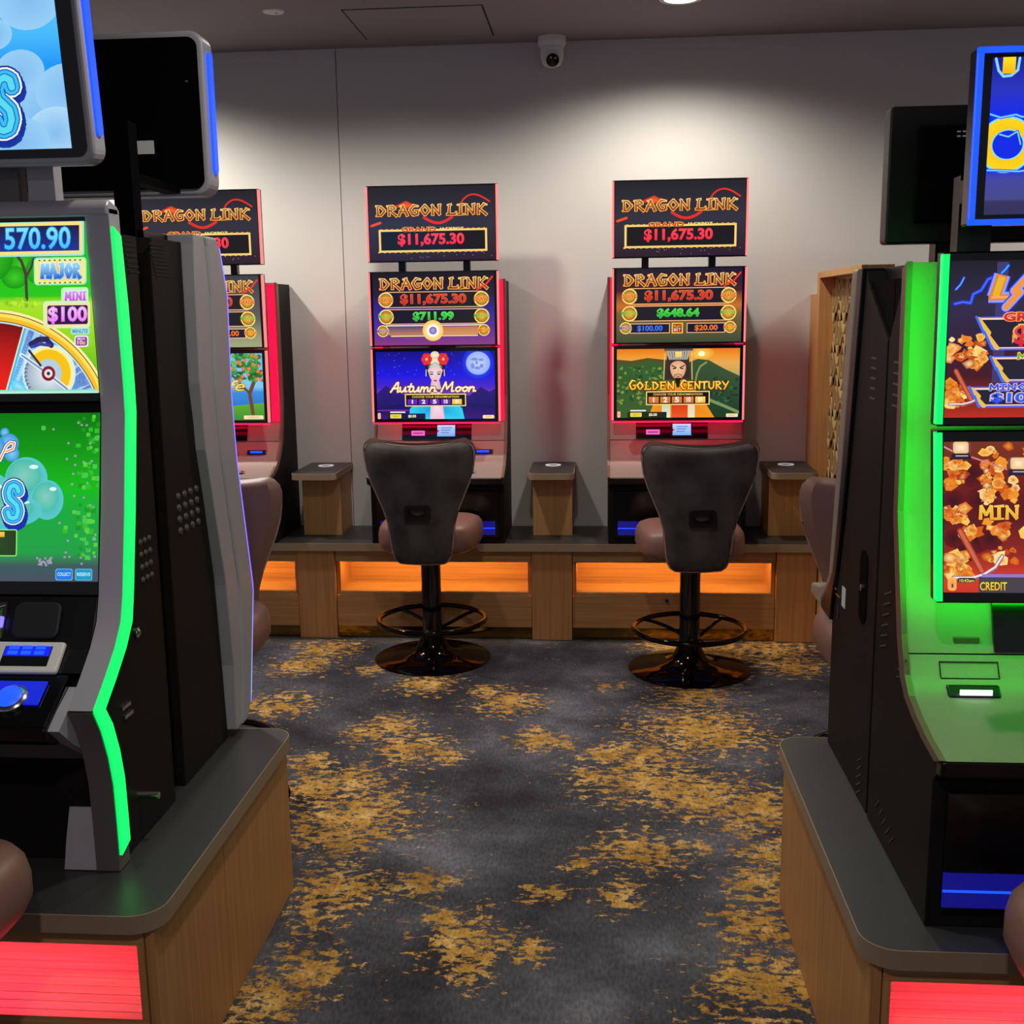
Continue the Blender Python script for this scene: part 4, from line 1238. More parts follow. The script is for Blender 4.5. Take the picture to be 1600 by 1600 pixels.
def art_right_topper(a):
    a.bgd([(a.y0, K(24, 26, 150)), (150, K(40, 50, 190)), (190, K(10, 40, 235)), (270, K(10, 40, 225)), (290, K(66, 70, 160)), (320, K(70, 72, 140)), (325, K(52, 50, 96)), (a.y1, K(50, 48, 90))])
    cy_ = K(130, 220, 255)
    for x0 in (1565, 1700, 1850):
        a.line([(x0-11, 104), (x0-6, 122), (x0+2, 131), (x0+14, 130), (x0+24, 122), (x0+26, 104)], 4, cy_)
        a.rect(x0, 102, x0+20, 127, K(255, 226, 30), K(246, 180, 10))
    for cx in (1578, 1735, 1890):
        a.ell(cx, 236, 45, 44, cy_, n=40)
        a.ell(cx, 236, 42, 41, K(255, 214, 20), K(250, 180, 0), n=40)
        a.ell(cx+2, 236, 26, 24, K(120, 220, 250), n=30)
        a.ell(cx+2, 236, 24, 22, K(10, 40, 230), n=30)
    bolt(a, [(1548, 188), (1566, 194), (1590, 190), (1600, 194), (1640, 186), (1700, 196)], 2, cy_, K(10, 80, 255))
    bolt(a, [(1543, 275), (1570, 276), (1600, 278), (1650, 272), (1720, 280)], 2, cy_, K(10, 80, 255))
    bolt(a, [(1566, 220), (1580, 224), (1594, 216), (1600, 236)], 2, cy_, K(10, 60, 240))
def art_right_upper(a):
    a.bgd([(a.y0, K(30, 28, 40)), (470, K(48, 42, 70)), (530, K(52, 30, 62)), (590, K(70, 24, 34)), (640, K(150, 40, 24)), (a.y1, K(190, 44, 30))])
    a.rect(1560, 400, 1578, 600, K(66, 58, 110))
    nuggets(a, 1487, 522, 1545, 560, 26, 3)
    nuggets(a, 1520, 546, 1546, 572, 12, 4)
    nuggets(a, 1484, 600, 1518, 640, 24, 5)
    pickaxe(a, 1516, 628, 1.0)
    nuggets(a, 1700, 520, 2040, 655, 120, 6)
    blue, lb = K(30, 60, 230), K(150, 160, 255)
    bolt(a, [(1508, 425), (1503, 436), (1496, 444)], 2, K(110, 170, 255), blue)
    bolt(a, [(1495, 468), (1508, 465), (1520, 467), (1524, 452), (1536, 446), (1546, 428), (1556, 424)], 2.5, K(80, 110, 250), blue)
    bolt(a, [(1567, 418), (1573, 412), (1577, 406)], 2.5, K(60, 190, 255), blue)
    def big_l(e, c, c2=None):
        a.poly([(1560-e, 420-e), (1579+e, 420-e), (1570+e*.4, 452-e), (1583+e, 452-e), (1580+e, 463+e), (1548-e*1.4, 463+e)], c, c2)
    for e, c in ((5.5, blue), (3.6, lb), (0, K(226, 130, 60))):
        a.line([(1568, 421), (1558, 458)], 18+2*e, c, caps=False); a.line([(1548, 458), (1582, 458)], 10+2*e, c, caps=False)
    a.line([(1568, 424), (1559, 456)], 11, K(236, 180, 40), caps=False)
    a.line([(1552, 458), (1579, 458)], 4, K(250, 170, 90), caps=False)
    for e, c in ((9, blue), (5, lb), (0, K(244, 150, 60))):
        a.line([(1612, 420), (1588, 448), (1597, 450), (1576, 475)], 9+e, c)
    for y0, y1, xo, col in ((490, 546, 1528, K(200, 30, 40)), (556, 600, 1553, K(60, 170, 40)), (607, 642, 1522, K(40, 70, 220))):
        d = (y1-y0)*.55
        a.poly([(xo, y0), (2000, y0), (2000, y1), (xo+d, y1)], K(90, 100, 240))
        a.poly([(xo+4, y0+2), (1998, y0+2), (1998, y1-3), (xo+d+2, y1-3)], K(250, 214, 190))
        a.poly([(xo+7, y0+5), (1996, y0+5), (1996, y1-5), (xo+d+4, y1-5)], K(36, 32, 52))
        for q in range(2):
            f = q*.45
            a.line([(xo+6+d*f, y0+4+(y1-y0)*f), (xo+8+d*(f+.5), y0+(y1-y0)*(f+.5)-1)], 7, K(236, 190, 80))
            a.line([(xo+2+d*f, y0+(y1-y0)*f), (xo+d*(f+.5), y0+(y1-y0)*(f+.5))], 4, K(60, 110, 250))
    a.text('GRAND', 1574, 484, 1668, 497, [(.10, K(255, 190, 110), K(250, 160, 80)), (.04, K(226, 50, 60), K(200, 30, 50))])
    a.text('$', 1592, 506, 1612, 540, [(.09, K(255, 180, 100), K(250, 150, 80)), (.03, K(236, 70, 60), K(210, 30, 60))])
    a.brush('MAJOR', 1598, 551, 1680, 561, [(.14, K(240, 214, 110), K(230, 190, 80)), (.03, K(80, 200, 40), K(50, 160, 30))])
    a.brush('MINOR', 1556, 603, 1632, 613, [(.14, K(226, 206, 220), K(200, 180, 220)), (.05, K(40, 90, 240), K(40, 80, 230))])
    a.text('$100', 1560, 618, 1634, 635, [(.09, K(220, 200, 226), K(200, 180, 226)), (.03, K(50, 100, 240), K(40, 80, 230))])
def art_right_lower(a):
    a.bgd([(a.y0, K(120, 50, 30)), (760, K(110, 30, 24)), (820, K(90, 24, 30)), (880, K(150, 40, 30)), (915, K(214, 60, 40)), (a.y1, K(200, 54, 34))])
    for k, (cx, cy, r) in enumerate(((1530, 745, 24), (1545, 790, 26), (1500, 790, 20), (1570, 770, 14), (1536, 850, 26), (1560, 850, 20), (1520, 870, 20), (1500, 850, 16), (1640, 800, 40), (1760, 790, 50), (1900, 800, 50))):
        a.ell(cx, cy, r, r*.95, K(100, 20, 24), K(56, 16, 26), n=14)
    nuggets(a, 1484, 722, 1518, 765, 26, 11)
    nuggets(a, 1484, 800, 1520, 826, 20, 12)
    nuggets(a, 1548, 700, 1600, 800, 44, 13)
    nuggets(a, 1512, 826, 1540, 850, 12, 14)
    nuggets(a, 1484, 875, 1522, 910, 24, 15)
    nuggets(a, 1550, 822, 1590, 846, 14, 16)
    nuggets(a, 1555, 862, 1600, 892, 9, 17)
    nuggets(a, 1610, 700, 2030, 900, 240, 18)
    for k in range(2):
        x = 1511+k*92
        y = 704+k*26
        a.rbox(x-16, y-12, x+17, y+10, 5, K(120, 60, 70)); a.rbox(x-12, y-11, x+13, y+8, 4, K(236, 190, 120), K(255, 236, 206))
        a.poly([(x-14, y+8), (x+14, y+8), (x+18, y+18), (x-16, y+18)], K(40, 30, 50)); a.rect(x-8, y+11, x+12, y+13, K(180, 170, 190))
        a.line([(x+18, y+14), (x+74, y+34)], 2.4, K(214, 130, 130))
    a.line([(1482, 700), (1497, 708)], 2.4, K(214, 150, 150))
    pickaxe(a, 1529, 903, 1.35)
    lay = [(.07, K(120, 20, 6), K(100, 10, 0)), (.03, K(255, 240, 130), K(250, 190, 60)), (.0, K(240, 200, 60), K(236, 170, 40))]
    a.brush('MIN', 1541, 797, 1604, 819, lay, gap=.14)
    a.rect(1540, 912, a.x1, a.y1, K(70, 66, 72))
    a.rect(1545, 908, a.x1, 913, K(150, 120, 200))
    a.text('CREDIT', 1542, 921, 1585, 934, [(.03, K(150, 90, 10), K(120, 60, 0)), (.012, K(255, 226, 60), K(250, 190, 20))])
    a.rbox(1490, 913, 1504, 935, 5, K(255, 190, 90), K(250, 140, 60)); a.rect(1496, 924, 1499, 930, K(70, 50, 150))
    a.rbox(1506, 914, 1534, 922, 3, K(60, 50, 30)); a.text('10:43am', 1509, 916, 1532, 921, [(.01, K(240, 230, 120), K(240, 230, 120))])

# ------------------------------------------------------------------ slot machines
def shift(P, dy, dz):
    return [(p[0]+dy, p[1]+dz) for p in P]
def y_at(P, z):
    for a, b in zip(P, P[1:]):
        if b[1] <= z <= a[1]:
            return a[0]+(b[0]-a[0])*(z-a[1])/((b[1]-a[1]) or 1e-9)
    return P[-1][0]
def panel_on(name, P, x0, x1, z0, z1, mat, t, out=0.004, th=0.008, **kw):
    ya, yb = y_at(P, z0), y_at(P, z1)
    return obj(name, MB().prism([(ya-out, z0), (ya-out+th, z0), (yb-out+th, z1), (yb-out, z1)], x0, x1), mat, t, **kw)
def slab_screen(name, t, half, z0, z1, yb, yt, art, depth=0.04, bez=0.016, label=None, mat=None):
    """a tilted flat screen; returns its bezel object"""
    b = obj(name, MB().prism([(yb, z0), (yb+depth, z0), (yt+depth, z1), (yt, z1)], -half, half), mat or BEZEL, t, bevel=0.003, label=label)
    if art:
        ht = math.hypot(yt-yb, z1-z0)
        rx = -math.atan2(yt-yb, z1-z0)
        off = bez
        f = off/ht
        art.build(b, (0, yb+(yt-yb)*f-0.0012, z0+(z1-z0)*f), rx)
    return b
def edge_lights(b, half, z0, z1, yb, yt, mat, wd=0.007, out=0.0, bottom=None):
    for s in (-1, 1):
        xa, xb = sorted((s*(half-wd+out), s*(half+out+.001)))
        obj('edge_light', MB().prism([(yb-.002, z0+.004), (yb+.016, z0+.004), (yt+.016, z1-.004), (yt-.002, z1-.004)], xa, xb), mat, b)
def monitor_machine(loc, label, W, P, seam, bk, mons, mw, colors, arts, sign, kickx, bill, rear_slope=None):
    t = thing('slot_machine', label, 'slot machine', loc, group='slot machines')
    hw = W/2
    top = P[0][1]
    tip = P[-1]
    body = [(0.0, 0.0), (bk, 0.0)]
    body += ([(bk, rear_slope), (P[0][0]+.03, top-.03), (P[0][0]+.013, top-.004)] if rear_slope else [(bk, top-.004), (P[0][0]+.013, top-.004)])
    body += [(p[0]+.012, p[1]-.004) for p in P[1:-1]]+[(tip[0]+.012, tip[1]-.006), (tip[0]+.02, tip[1]-.032), (0.0, tip[1]-.055)]
    obj('cabinet_body', MB().prism(body, -hw+.005, hw-.005), BLACK, t, bevel=0.002)
    i = seam
    for nm, seg in (('front_panel', P[:i+1]), ('button_deck', P[i:])):
        seg = [(seg[0][0], seg[0][1]-(.003 if nm == 'button_deck' else 0))]+seg[1:-1]+[(seg[-1][0], seg[-1][1])]
        poly = seg+[(p[0]+.010, p[1]-.004) for p in reversed(seg)]
        obj(nm, MB().prism(poly, -hw+.012, hw-.012), TAUPE, t, smooth=True)
    for s in (-1, 1):
        xa, xb = sorted((s*(hw-.0115), s*hw))
        obj('side_trim', MB().prism(shift(P, -.003, .002)+[(p[0]+.028, p[1]-.012) for p in reversed(P)], xa, xb), TRIM, t)
    obj('deck_lip', MB().prism([(tip[0]-.004, tip[1]-.001), (tip[0]+.03, tip[1]-.004), (tip[0]+.03, tip[1]-.036), (tip[0]+.004, tip[1]-.034)], -hw+.004, hw-.004), BLACK2, t, bevel=0.006, seg=3)
    # lower front door with the blue glow strip
    dz = tip[1]-.075
    obj('lower_door', BX(-hw+.03, hw-.03, -.008, 0.0, 0.03, dz), GLOSSB, t, bevel=0.003)
    kb = obj('kick_light', BX(kickx[0], kickx[1], -.012, -.008, 0.045, 0.112), LED_DEEP, t, label='strip glowing deep blue')
    obj('kick_trim', BX(kickx[0], kickx[1], -.014, -.012, 0.076, 0.080), LED_BLUE, kb)
    # card reader panel
    zc0, zc1 = P[i][1]+.004, mons[0][0]-.004
    cr = panel_on('card_panel', P, bill['cx0'], bill['cx1'], zc0, zc1, GLOSSB, t, out=0.005, th=0.01)
    zs = zc0+(zc1-zc0)*.22
    ys = y_at(P, zs)
    obj('card_slot', BX(bill['sx'], bill['sx']+.066, ys-.011, ys-.005, zs, zs+.024), colors['slot'], cr, bevel=0.002)
    obj('slot_mouth', BX(bill['sx']+.008, bill['sx']+.058, ys-.012, ys-.010, zs+.010, zs+.014), BLACK2, cr)
    zd = zc0+(zc1-zc0)*.18
    d0 = Art((0, 0, 100, 60), .088, .056)
    d0.bgd([(0, K(176, 210, 250)), (60, K(120, 180, 250))])
    for k in range(3):
        d0.rect(22, 12+k*13, 82-k*8, 16+k*13, K(60, 110, 190))
    d0.poly([(0, 24), (12, 32), (0, 40)], K(200, 40, 60))
    rx = -math.atan2(y_at(P, zc1)-y_at(P, zc0), zc1-zc0)
    dsp = panel_on('player_display', P, bill['dx']-.05, bill['dx']+.05, zd-.004, zd+.062, BLACK2, cr, out=0.009, th=0.006)
    d0.build(dsp, (bill['dx'], y_at(P, zd)-.0105, zd), rx)
    # deck hardware
    zb = bill['bz']
    yb_ = y_at(P, zb)
    ac = obj('bill_acceptor', MB().prism([(yb_-.010, zb-.004), (yb_+.012, zb-.010), (y_at(P, zb+.014)+.004, zb+.012), (y_at(P, zb+.014)-.008, zb+.016)], bill['bx']-.05, bill['bx']+.05), BLACK2, t, bevel=0.004)
    obj('acceptor_glow', BX(bill['bx']-.030, bill['bx']+.030, yb_-.0125, yb_-.0085, zb+.002, zb+.012), colors['bill'], ac)
    zo = bill['bz']+.022
    if bill.get('outline'):
        g = MB()
        for (xa, xb, za, zb2) in ((-.056, .056, zo+.028, zo+.0295), (-.056, .056, zo, zo+.0015), (-.056, -.0545, zo, zo+.0295), (.0545, .056, zo, zo+.0295)):
            ya, yb2 = y_at(P, za), y_at(P, zb2)
            g.prism([(ya-.0012, za), (ya+.002, za), (yb2+.002, zb2), (yb2-.0012, zb2)], bill['bx']+xa, bill['bx']+xb)
        obj('service_flap_outline', g, GAP, t)
        obj('badge', BX(-hw+.10, -hw+.15, y_at(P, zc0+.02)-.004, y_at(P, zc0+.02)+.004, zc0+.012, zc0+.026), TRIM, t, bevel=0.002)
    zk = tip[1]+.012
    yk = (tip[0]+y_at(P, P[i][1]-.05))/2+.0
    for k in range(5):
        bxo = obj('play_button', MB().lathe([(0.019, 0.0), (0.019, 0.006), (0.015, 0.009), (0.004, 0.010)], 20), CHROME if k != 2 else LED_BLUE, t, smooth=True)
        yy = tip[0]+.07
        zz = [p[1]+(q[1]-p[1])*(yy-p[0])/(q[0]-p[0]) for p, q in zip(P, P[1:]) if q[0] <= yy <= p[0] and p[0] != q[0]]
        bxo.location = (-.09+.065*k, yy, (zz[-1] if zz else zk)-.001)
    # screens
    screens = []
    for (z0, z1, yb, yt), a, nm in zip(mons, arts, ('lower_screen', 'upper_screen')):
        b = slab_screen(nm, t, mw, z0, z1, yb, yt, a, bez=(z1-z0-a.h*(z1-z0)/math.hypot(yt-yb, z1-z0))/2)
        edge_lights(b, mw, z0, z1, yb, yt, colors['edge'], colors['ew'])
        obj('screen_mount', BX(-.13, .13, max(yb, yt)+.03, y_at(P, (z0+z1)/2)+.004, z0+.06, z1-.06), BLACK2, b)
        for s in (-1, 1):
            xa, xb = sorted((s*(mw-.035), s*(mw-.022)))
            obj('back_light', MB().prism([(yb+.041, z0+.01), (yb+.046, z0+.01), (yt+.046, z1-.01), (yt+.041, z1-.01)], xa, xb), colors['back'], b)
        screens.append(b)
    if 'glow' in colors:
        for s in (-1, 1):
            xa, xb = sorted((s*(mw-.03), s*(hw-.0125)))
            obj('side_glow', MB().prism([(y_at(P, mons[0][0]-.006)-.004, mons[0][0]-.006), (y_at(P, mons[0][0]-.006)+.002, mons[0][0]-.006), (P[0][0]+.002, top-.006), (P[0][0]-.004, top-.006)], xa, xb), colors['glow'], t, label='glowing red side panel')
    z0, z1, yb, yt = mons[0]
    obj('under_light', BX(-mw+.03, mw-.03, yb+.042, yb+.05, z0+.006, z0+.014), colors['back'], screens[0])
    if 'glow' in colors:
        obj('bottom_light', BX(-mw+.004, mw-.004, yb-.003, yb+.018, z0-.007, z0-.0005), LED_RED, screens[0], label='red light line under the lower screen')
    if sign:
        z0, z1, y0, half, art, sty = sign
        b = slab_screen('topper_screen', t, half, z0, z1, y0, y0, art, bez=(z1-z0-art.h)/2)
        if sty == 'side':
            edge_lights(b, half, z0, z1, y0, y0, colors['edge'], colors['ew'])
        else:
            g = MB()
            for a_ in ((-half, half, z0, z0+.009), (-half, half, z1-.009, z1), (-half, -half+.009, z0, z1), (half-.009, half, z0, z1)):
                g.box(a_[0], a_[1], y0-.005, y0+.006, a_[2], a_[3])
            obj('border_light', g, LED_BLUE, b)
        if sty == 'side':
            for q in (-1, 1):
                obj('topper_bracket', BX(q*.155-.016, q*.155+.016, y0+.041, y0+.075, mons[1][1]-.06, z0+.05), BLACK2, t)
            obj('topper_arm', BX(-.171, .171, y0+.075, P[0][0]+.05, mons[1][1]-.075, mons[1][1]-.045), BLACK2, t)
        else:
            for q in (-1, 1):
                obj('topper_bracket', BX(q*.25-.03, q*.25+.03, .215, .255, mons[1][1]-.10, z0+.10), BLACK2, t)
                obj('topper_arm', BX(q*.25-.03, q*.25+.03, y0+.041, .215, z0+.05, z0+.09), BLACK2, t)
    return t
def sty_x(sty):
    return .155 if sty == 'side' else .25

PW = [(.20, 1.262), (.20, .70), (.178, .578), (.150, .487), (.132, .462), (.095, .418), (.04, .375), (-.03, .347), (-.085, .335)]
RED = {'slot': led('slot_pink', (1.0, .12, .55), 1.1), 'bill': LED_BLUE, 'edge': LED_PINK, 'ew': .008, 'back': LED_REDB, 'glow': led('led_red_panel', (1.0, 0.002, 0.05), 1.3)}
def wall_machine(cx, label, lower, kind, amount):
    box_s = (235, 100, 1405, 805)
    a_s = Art(box_s, .595, .336)
    art_sign(a_s, *box_s, amount)
    box_u = (225, 905, 1375, 1585)
    a_u = Art(box_u, .578, .338)
    art_upper(a_u, *box_u, kind)
    box_l = (235, 145, 1345, 745)
    a_l = Art(box_l, .572, .322)
    lower(a_l, *box_l)
    return monitor_machine((cx, 5.21, CT), label, .66, PW, 3, .445, [(.588, .942, .035, .045), (.950, 1.300, .045, .045)], .309, RED, (a_l, a_u),
                           (1.343, 1.693, .055, .309, a_s, 'side'), (-.28, .28),
                           {'cx0': -.19, 'cx1': .155, 'sx': -.142, 'dx': .03, 'bx': .215, 'bz': .432})
wall_machine(0.373, 'red-lit slot machine on the back wall with a sunset and emperor on its lower screen', art_century, 'gold', '$11,675.30')
wall_machine(-0.777, 'red-lit slot machine on the back wall with a moonlit blue lower screen', art_moon, 'moon', '$11,675.30')
wall_machine(-1.905, 'red-lit slot machine at the left of the back wall, with an orange tree on screen', art_tree, 'tree', '$11,675.30')

PR = [(.325, 1.213), (.322, 1.10), (.302, .725), (.232, .49), (.216, .458), (.196, .418), (.160, .388), (.10, .368), (.033, .352), (-.045, .342)]
GRN = {'slot': led('slot_green', (.05, .9, .18), 1.0), 'bill': led('bill_white', (.8, 1, .9), 1.5), 'edge': LED_GREEN, 'ew': .010, 'back': LED_GREENB}
a_l = Art((1484, 693, 2044, 938), .616, .275); a_l.tdest = 'picture'; art_right_lower(a_l)
a_u = Art((1486, 397, 2046, 659), .616, .280); a_u.tdest = 'picture'; art_right_upper(a_u)
a_t = Art((1549, 102, 2121, 345), .584, .250); art_right_topper(a_t)
monitor_machine((.937, 1.92, .4703), 'green-lit slot machine at the right edge with glowing gold nuggets on its screens', .68, PR, 4, .445,
                [(.594, .905, .085, .142), (.912, 1.224, .144, .156)], .32, GRN, (a_l, a_u), (1.262, 1.545, .046, .316, a_t, 'border'), (-.31, .31),
                {'cx0': -.165, 'cx1': .24, 'sx': -.02, 'dx': .12, 'bx': -.215, 'bz': .392, 'outline': True}, rear_slope=1.06)
rn = [o for o in bpy.data.objects if o.name.startswith('slot_machine')][-1]
def vent_rows(parent, x, rows, L, tilt, mat, s=-1):
    m = MB()
    for (y, z) in rows:
        m.prism([(y-L/2, z+tilt*L/2), (y-L/2, z+tilt*L/2-.004), (y+L/2, z-tilt*L/2-.004), (y+L/2, z-tilt*L/2)], x, x+s*.0016)
    return obj('vent_slots', m, mat, parent, kind='stuff')
SLOT = pmat('vent_grey', C(74, 68, 68), 0.5)  # plain grey of the vent slots, domes and screw
vent_rows(rn, -.335, [(.37, 1.02-.022*k) for k in range(5)], .05, 0.0, SLOT)
vent_rows(rn, -.335, [(.355+.004*k, .545-.024*k) for k in range(6)], .05, .35, SLOT)
vent_rows(rn, -.335, [(.225+.006*k, .44-.018*k) for k in range(3)], .05, .35, SLOT)
vent_rows(rn, -.335, [(.36-.03*k, .075-.006*k) for k in range(5)], .03, .9, SLOT)
obj('rear_spine', BX(-.326, .326, .345, .447, 1.055, 1.185), MATS['topper_back_black'], rn)

def wave_machine():
    t = thing('slot_machine', 'silver-framed slot machine at the left edge with green side lights and bubbles on screen', 'slot machine', (-1.33, 2.036, .4703), group='slot machines')
    Y = lambda P: [(a-2.036, b-.47) for a, b in P]
    hw = .345
    F = Y([(2.222, 1.815), (2.226, 1.62), (2.228, 1.46), (2.226, 1.40), (2.206, 1.30), (2.186, 1.2), (2.160, 1.09), (2.146, 1.03), (2.128, .98), (2.09, .935), (2.034, .888), (1.974, .843)])
    B = [(a+.050, b) for a, b in F]
    FL = Y([(1.974, .838), (2.000, .79), (2.022, .725), (2.034, .66), (2.036, .57), (2.036, .472)])
    BL = [(a+.050, b) for a, b in FL]
    body = [(.05, 0), (.337, 0), (.344, 1.30), (.21, 1.30)]+[(a+.006, b) for a, b in B[1:]]+[(.012, .34), (.042, .23), (.05, .1)]
    obj('cabinet_body', MB().prism(body, -hw+.012, hw-.012), BLACK, t, bevel=0.002)
    for s in (-1, 1):
        xa, xb = sorted((s*(hw-.050), s*hw))
        obj('side_frame', MB().prism(F+list(reversed(B)), xa, xb), SILVER, t, smooth=True)
        obj('lower_frame', MB().prism(FL+list(reversed(BL)), xa, xb), GREYP, t, smooth=True)
        xa, xb = sorted((s*(hw+.0005), s*(hw+.006)))
        g0 = [(F[0][0]+.006, F[0][1]-.035)]+[(a+.004, b) for a, b in F[1:]]+[(a+.004, b) for a, b in FL[:-1]]+[(.004, .036)]
        g1 = [(F[0][0]+.040, F[0][1]-.052)]+[(a+.046, b-.012*(k > 6)) for k, (a, b) in enumerate(F[1:])]+[(a+.046, b) for a, b in FL[1:-1]]+[(.046, .05)]
        obj('side_light', MB().prism(g0+list(reversed(g1)), xa, xb), LED_GREEN, t, label='glowing green side strip')
    obj('top_frame', MB().prism([(.183, 1.330), (.236, 1.330), (.236, 1.352), (.195, 1.365), (.183, 1.352)], -hw, hw), SILVER, t, bevel=0.006, seg=3)
    # screens
    a1 = Art((-324, 345, 160, 615), .62-.03, .346); a1.x1 = 152; a1.x0 = a1.x1-.59/.00128; a1.skew, a1.sky = 22/270, 615; art_left_upper(a1)
    b = slab_screen('upper_screen', t, hw-.051, .955, 1.345, .190, .190, None, depth=.05)
    a1.build(b, (0, .1885, .975))
    a2 = Art((-279, 642, 154, 905), .59, .352); a2.tdest = 'picture'; art_left_lower(a2)
    b = slab_screen('lower_screen', t, hw-.051, .560, .953, .108, .192, None, depth=.05)
    ang = -math.atan2(.084, .393)
    a2.build(b, (0, .108+.084*.075-.0022, .560+.393*.075), ang)
    # control face
    cf = [(.106, .558), (.055, .462), (.010, .425)]
    obj('control_face', MB().prism(cf+[(p[0]+.05, p[1]-.01) for p in reversed(cf)], -hw+.051, hw-.051), BLACK2, t)
    N = Vector((-.881, .473))
    sp = obj('speaker_cover', MB().prism(rrect(.125, .225, -.038, .038, .016, 4), 0, .008, 'z'), pmat('speaker_black', C(24, 23, 24), .6), t, bevel=0.004)
    sp.location = (0, .0805, .514); sp.rotation_euler = (math.radians(62), 0, 0)
    gl = Art((0, 0, 100, 60), .25, .075)
    gl.bgd([(0, K(26, 24, 26)), (60, K(40, 20, 20))])
    gl.poly([(60, 60), (75, 20), (85, 60)], K(150, 20, 20)); gl.poly([(80, 60), (96, 10), (99, 60)], K(30, 70, 20)); gl.line([(5, 50), (60, 30), (98, 5)], 1.5, K(90, 90, 90))
    gp = obj('card_panel', MB().prism([(.090, .535), (.094, .533), (.066, .480), (.062, .482)], -.155, .105), GLOSSB, t)
    gl.build(gp, (-.02, .0615, .482), -math.atan2(.028, .053))
    cs = obj('card_slot', BX(.04, .105, -.004, .004, -.012, .012), LED_BLUEV, gp, bevel=.003)
    cs.location = (0, .072, .513); cs.rotation_euler = (math.radians(-28), 0, 0)
    ac = obj('bill_acceptor', MB().prism(rrect(.09, .245, -.036, .036, .006, 3), 0, .012, 'z'), WHITE, t, bevel=0.004)
    ac.location = (0, .0345, .445); ac.rotation_euler = (math.radians(42), 0, 0)
    obj('acceptor_mouth', BX(.122, .222, -.022, .024, .010, .0128), BLACK2, ac)
    gz = MB()
    for k in range(3):
        for j in range(2):
            gz.box(.132+.028*k, .152+.028*k, .004+.012*j, .012+.012*j, .0128, .0155)
    obj('acceptor_lamps', gz, LED_BLUE, ac, kind='stuff')
    obj('acceptor_glow', BX(.124, .220, .001, .024, .0125, .0132), led('acceptor_blue', (.0, .01, .9), 1.0), ac)
    # button deck
    dk = [(.012, .425), (-.062, .378), (-.105, .352), (-.105, .325), (-.06, .30), (.03, .34)]
    obj('button_deck', MB().prism(dk, -hw+.075, hw-.075), GLOSSB, t, bevel=0.006)
    for k in range(4):
        pb = obj('play_button', MB().lathe([(.034, 0), (.034, .008), (.028, .013), (.005, .015)], 28), CHROME, t, smooth=True)
        pb.location = (.175-.09*k, -.048, .388); pb.rotation_euler = (math.radians(32), 0, 0)
        obj('button_cap', MB().lathe([(.026, .0135), (.022, .0165), (.004, .018)], 24), LED_BLUE, pb, smooth=True)
    gs = MB().prism([(-.012, .413), (-.060, .383), (-.060, .380), (-.012, .410)], -.22, .235)
    o = obj('deck_glow', gs, led('deck_blue', (.0, .012, .8), .8), t); o.location = (0, -.001, .003)
    for s in (-1, 1):
        xa, xb = sorted((s*(hw-.074), s*(hw-.051)))
        obj('deck_cheek', MB().prism([(.0, .40), (-.06, .37), (-.10, .345), (-.05, .30), (.02, .25)], xa, xb), SILVER, t)
    bl = [(.02, .30), (.045, .22), (.05, .155), (.08, .135), (.08, .30)]
    obj('belly_panel', MB().prism(bl, -hw+.051, hw-.051), GREYP, t)
    obj('leg_recess', BX(-hw+.051, hw-.051, .10, .12, .0, .14), BLACK2, t)
    for s in (-1, 1):
        xa, xb = sorted((s*(hw-.12), s*(hw-.051)))
        obj('kick_plate', MB().prism([(.002, .002), (.04, .002), (.06, .12), (.045, .12), (.02, .06)], xa, xb), SILVER, t, smooth=True)
    vs, fs = glyphs('SG', .02, 0, 1)
    m = MB().add([(x*.040+.115, 0, y*.034) for x, y in vs], fs)
    lg = obj('maker_mark', m, BLACK2, t); lg.location = (.03, .0475, .185)
    lg2 = obj('maker_mark', BX(0, .030, -.0015, .0015, 0, .026), BLACK2, t); lg2.location = (.205, .0478, .184)
    # side hardware
    x = hw-.012
    dm = MB()
    for r in range(4):
        for k in range(3):
            dm.lathe([(.0075, 0), (.0065, .003), (.002, .005)], 8, (r*.028, k*.024, 0))
    d = obj('vent_domes', dm, SLOT, t, kind='stuff'); d.location = (x, .245, .645); d.rotation_euler = (0, PI/2, 0)
    vent_rows(t, x, [(.295+.004*k, 1.292-.011*k) for k in range(7)], .055, 0, pmat('vent_dark', C(12, 11, 11), .8), 1)
    lk = obj('lock', MB().lathe([(.011, 0), (.011, .006), (.006, .010), (.003, .011)], 16), CHROME, t, smooth=True); lk.location = (x, .188, .458); lk.rotation_euler = (0, PI/2, 0)
    pn = obj('door_pin', MB().lathe([(.008, 0), (.008, .045), (.004, .046)], 14), CHROME, t, smooth=True); pn.location = (x, .142, .105); pn.rotation_euler = (0, PI/2, 0)
    hg = MB()
    for k in range(2):
        hg.box(0, .006, .085+.03*k*.3, .125+.03*k*.3, .318-.022*k, .326-.022*k)
    h = obj('hinge_bar', hg, CHROME, t); h.location = (x, 0, 0)
    # topper
    a3 = Art((-351, -70, 110, 240), .60, .362); a3.skew, a3.sky = .133, 240; a3.tdest = 'picture'; art_left_topper(a3)
    tp = obj('topper_case', MB().prism(rrect(-.345, .345, 0, .445, .03, 5), .0, .055, 'y'), SILVER, t, bevel=0.008, seg=3)
    tp.location = (0, .150, 1.425); tp.rotation_euler = (math.radians(5), 0, 0)
    obj('topper_glass', MB().prism(rrect(-.330, .330, .015, .430, .02, 4), -.002, .004, 'y'), BEZEL, tp)
    a3.build(tp, (-.0, -.0032, .032))
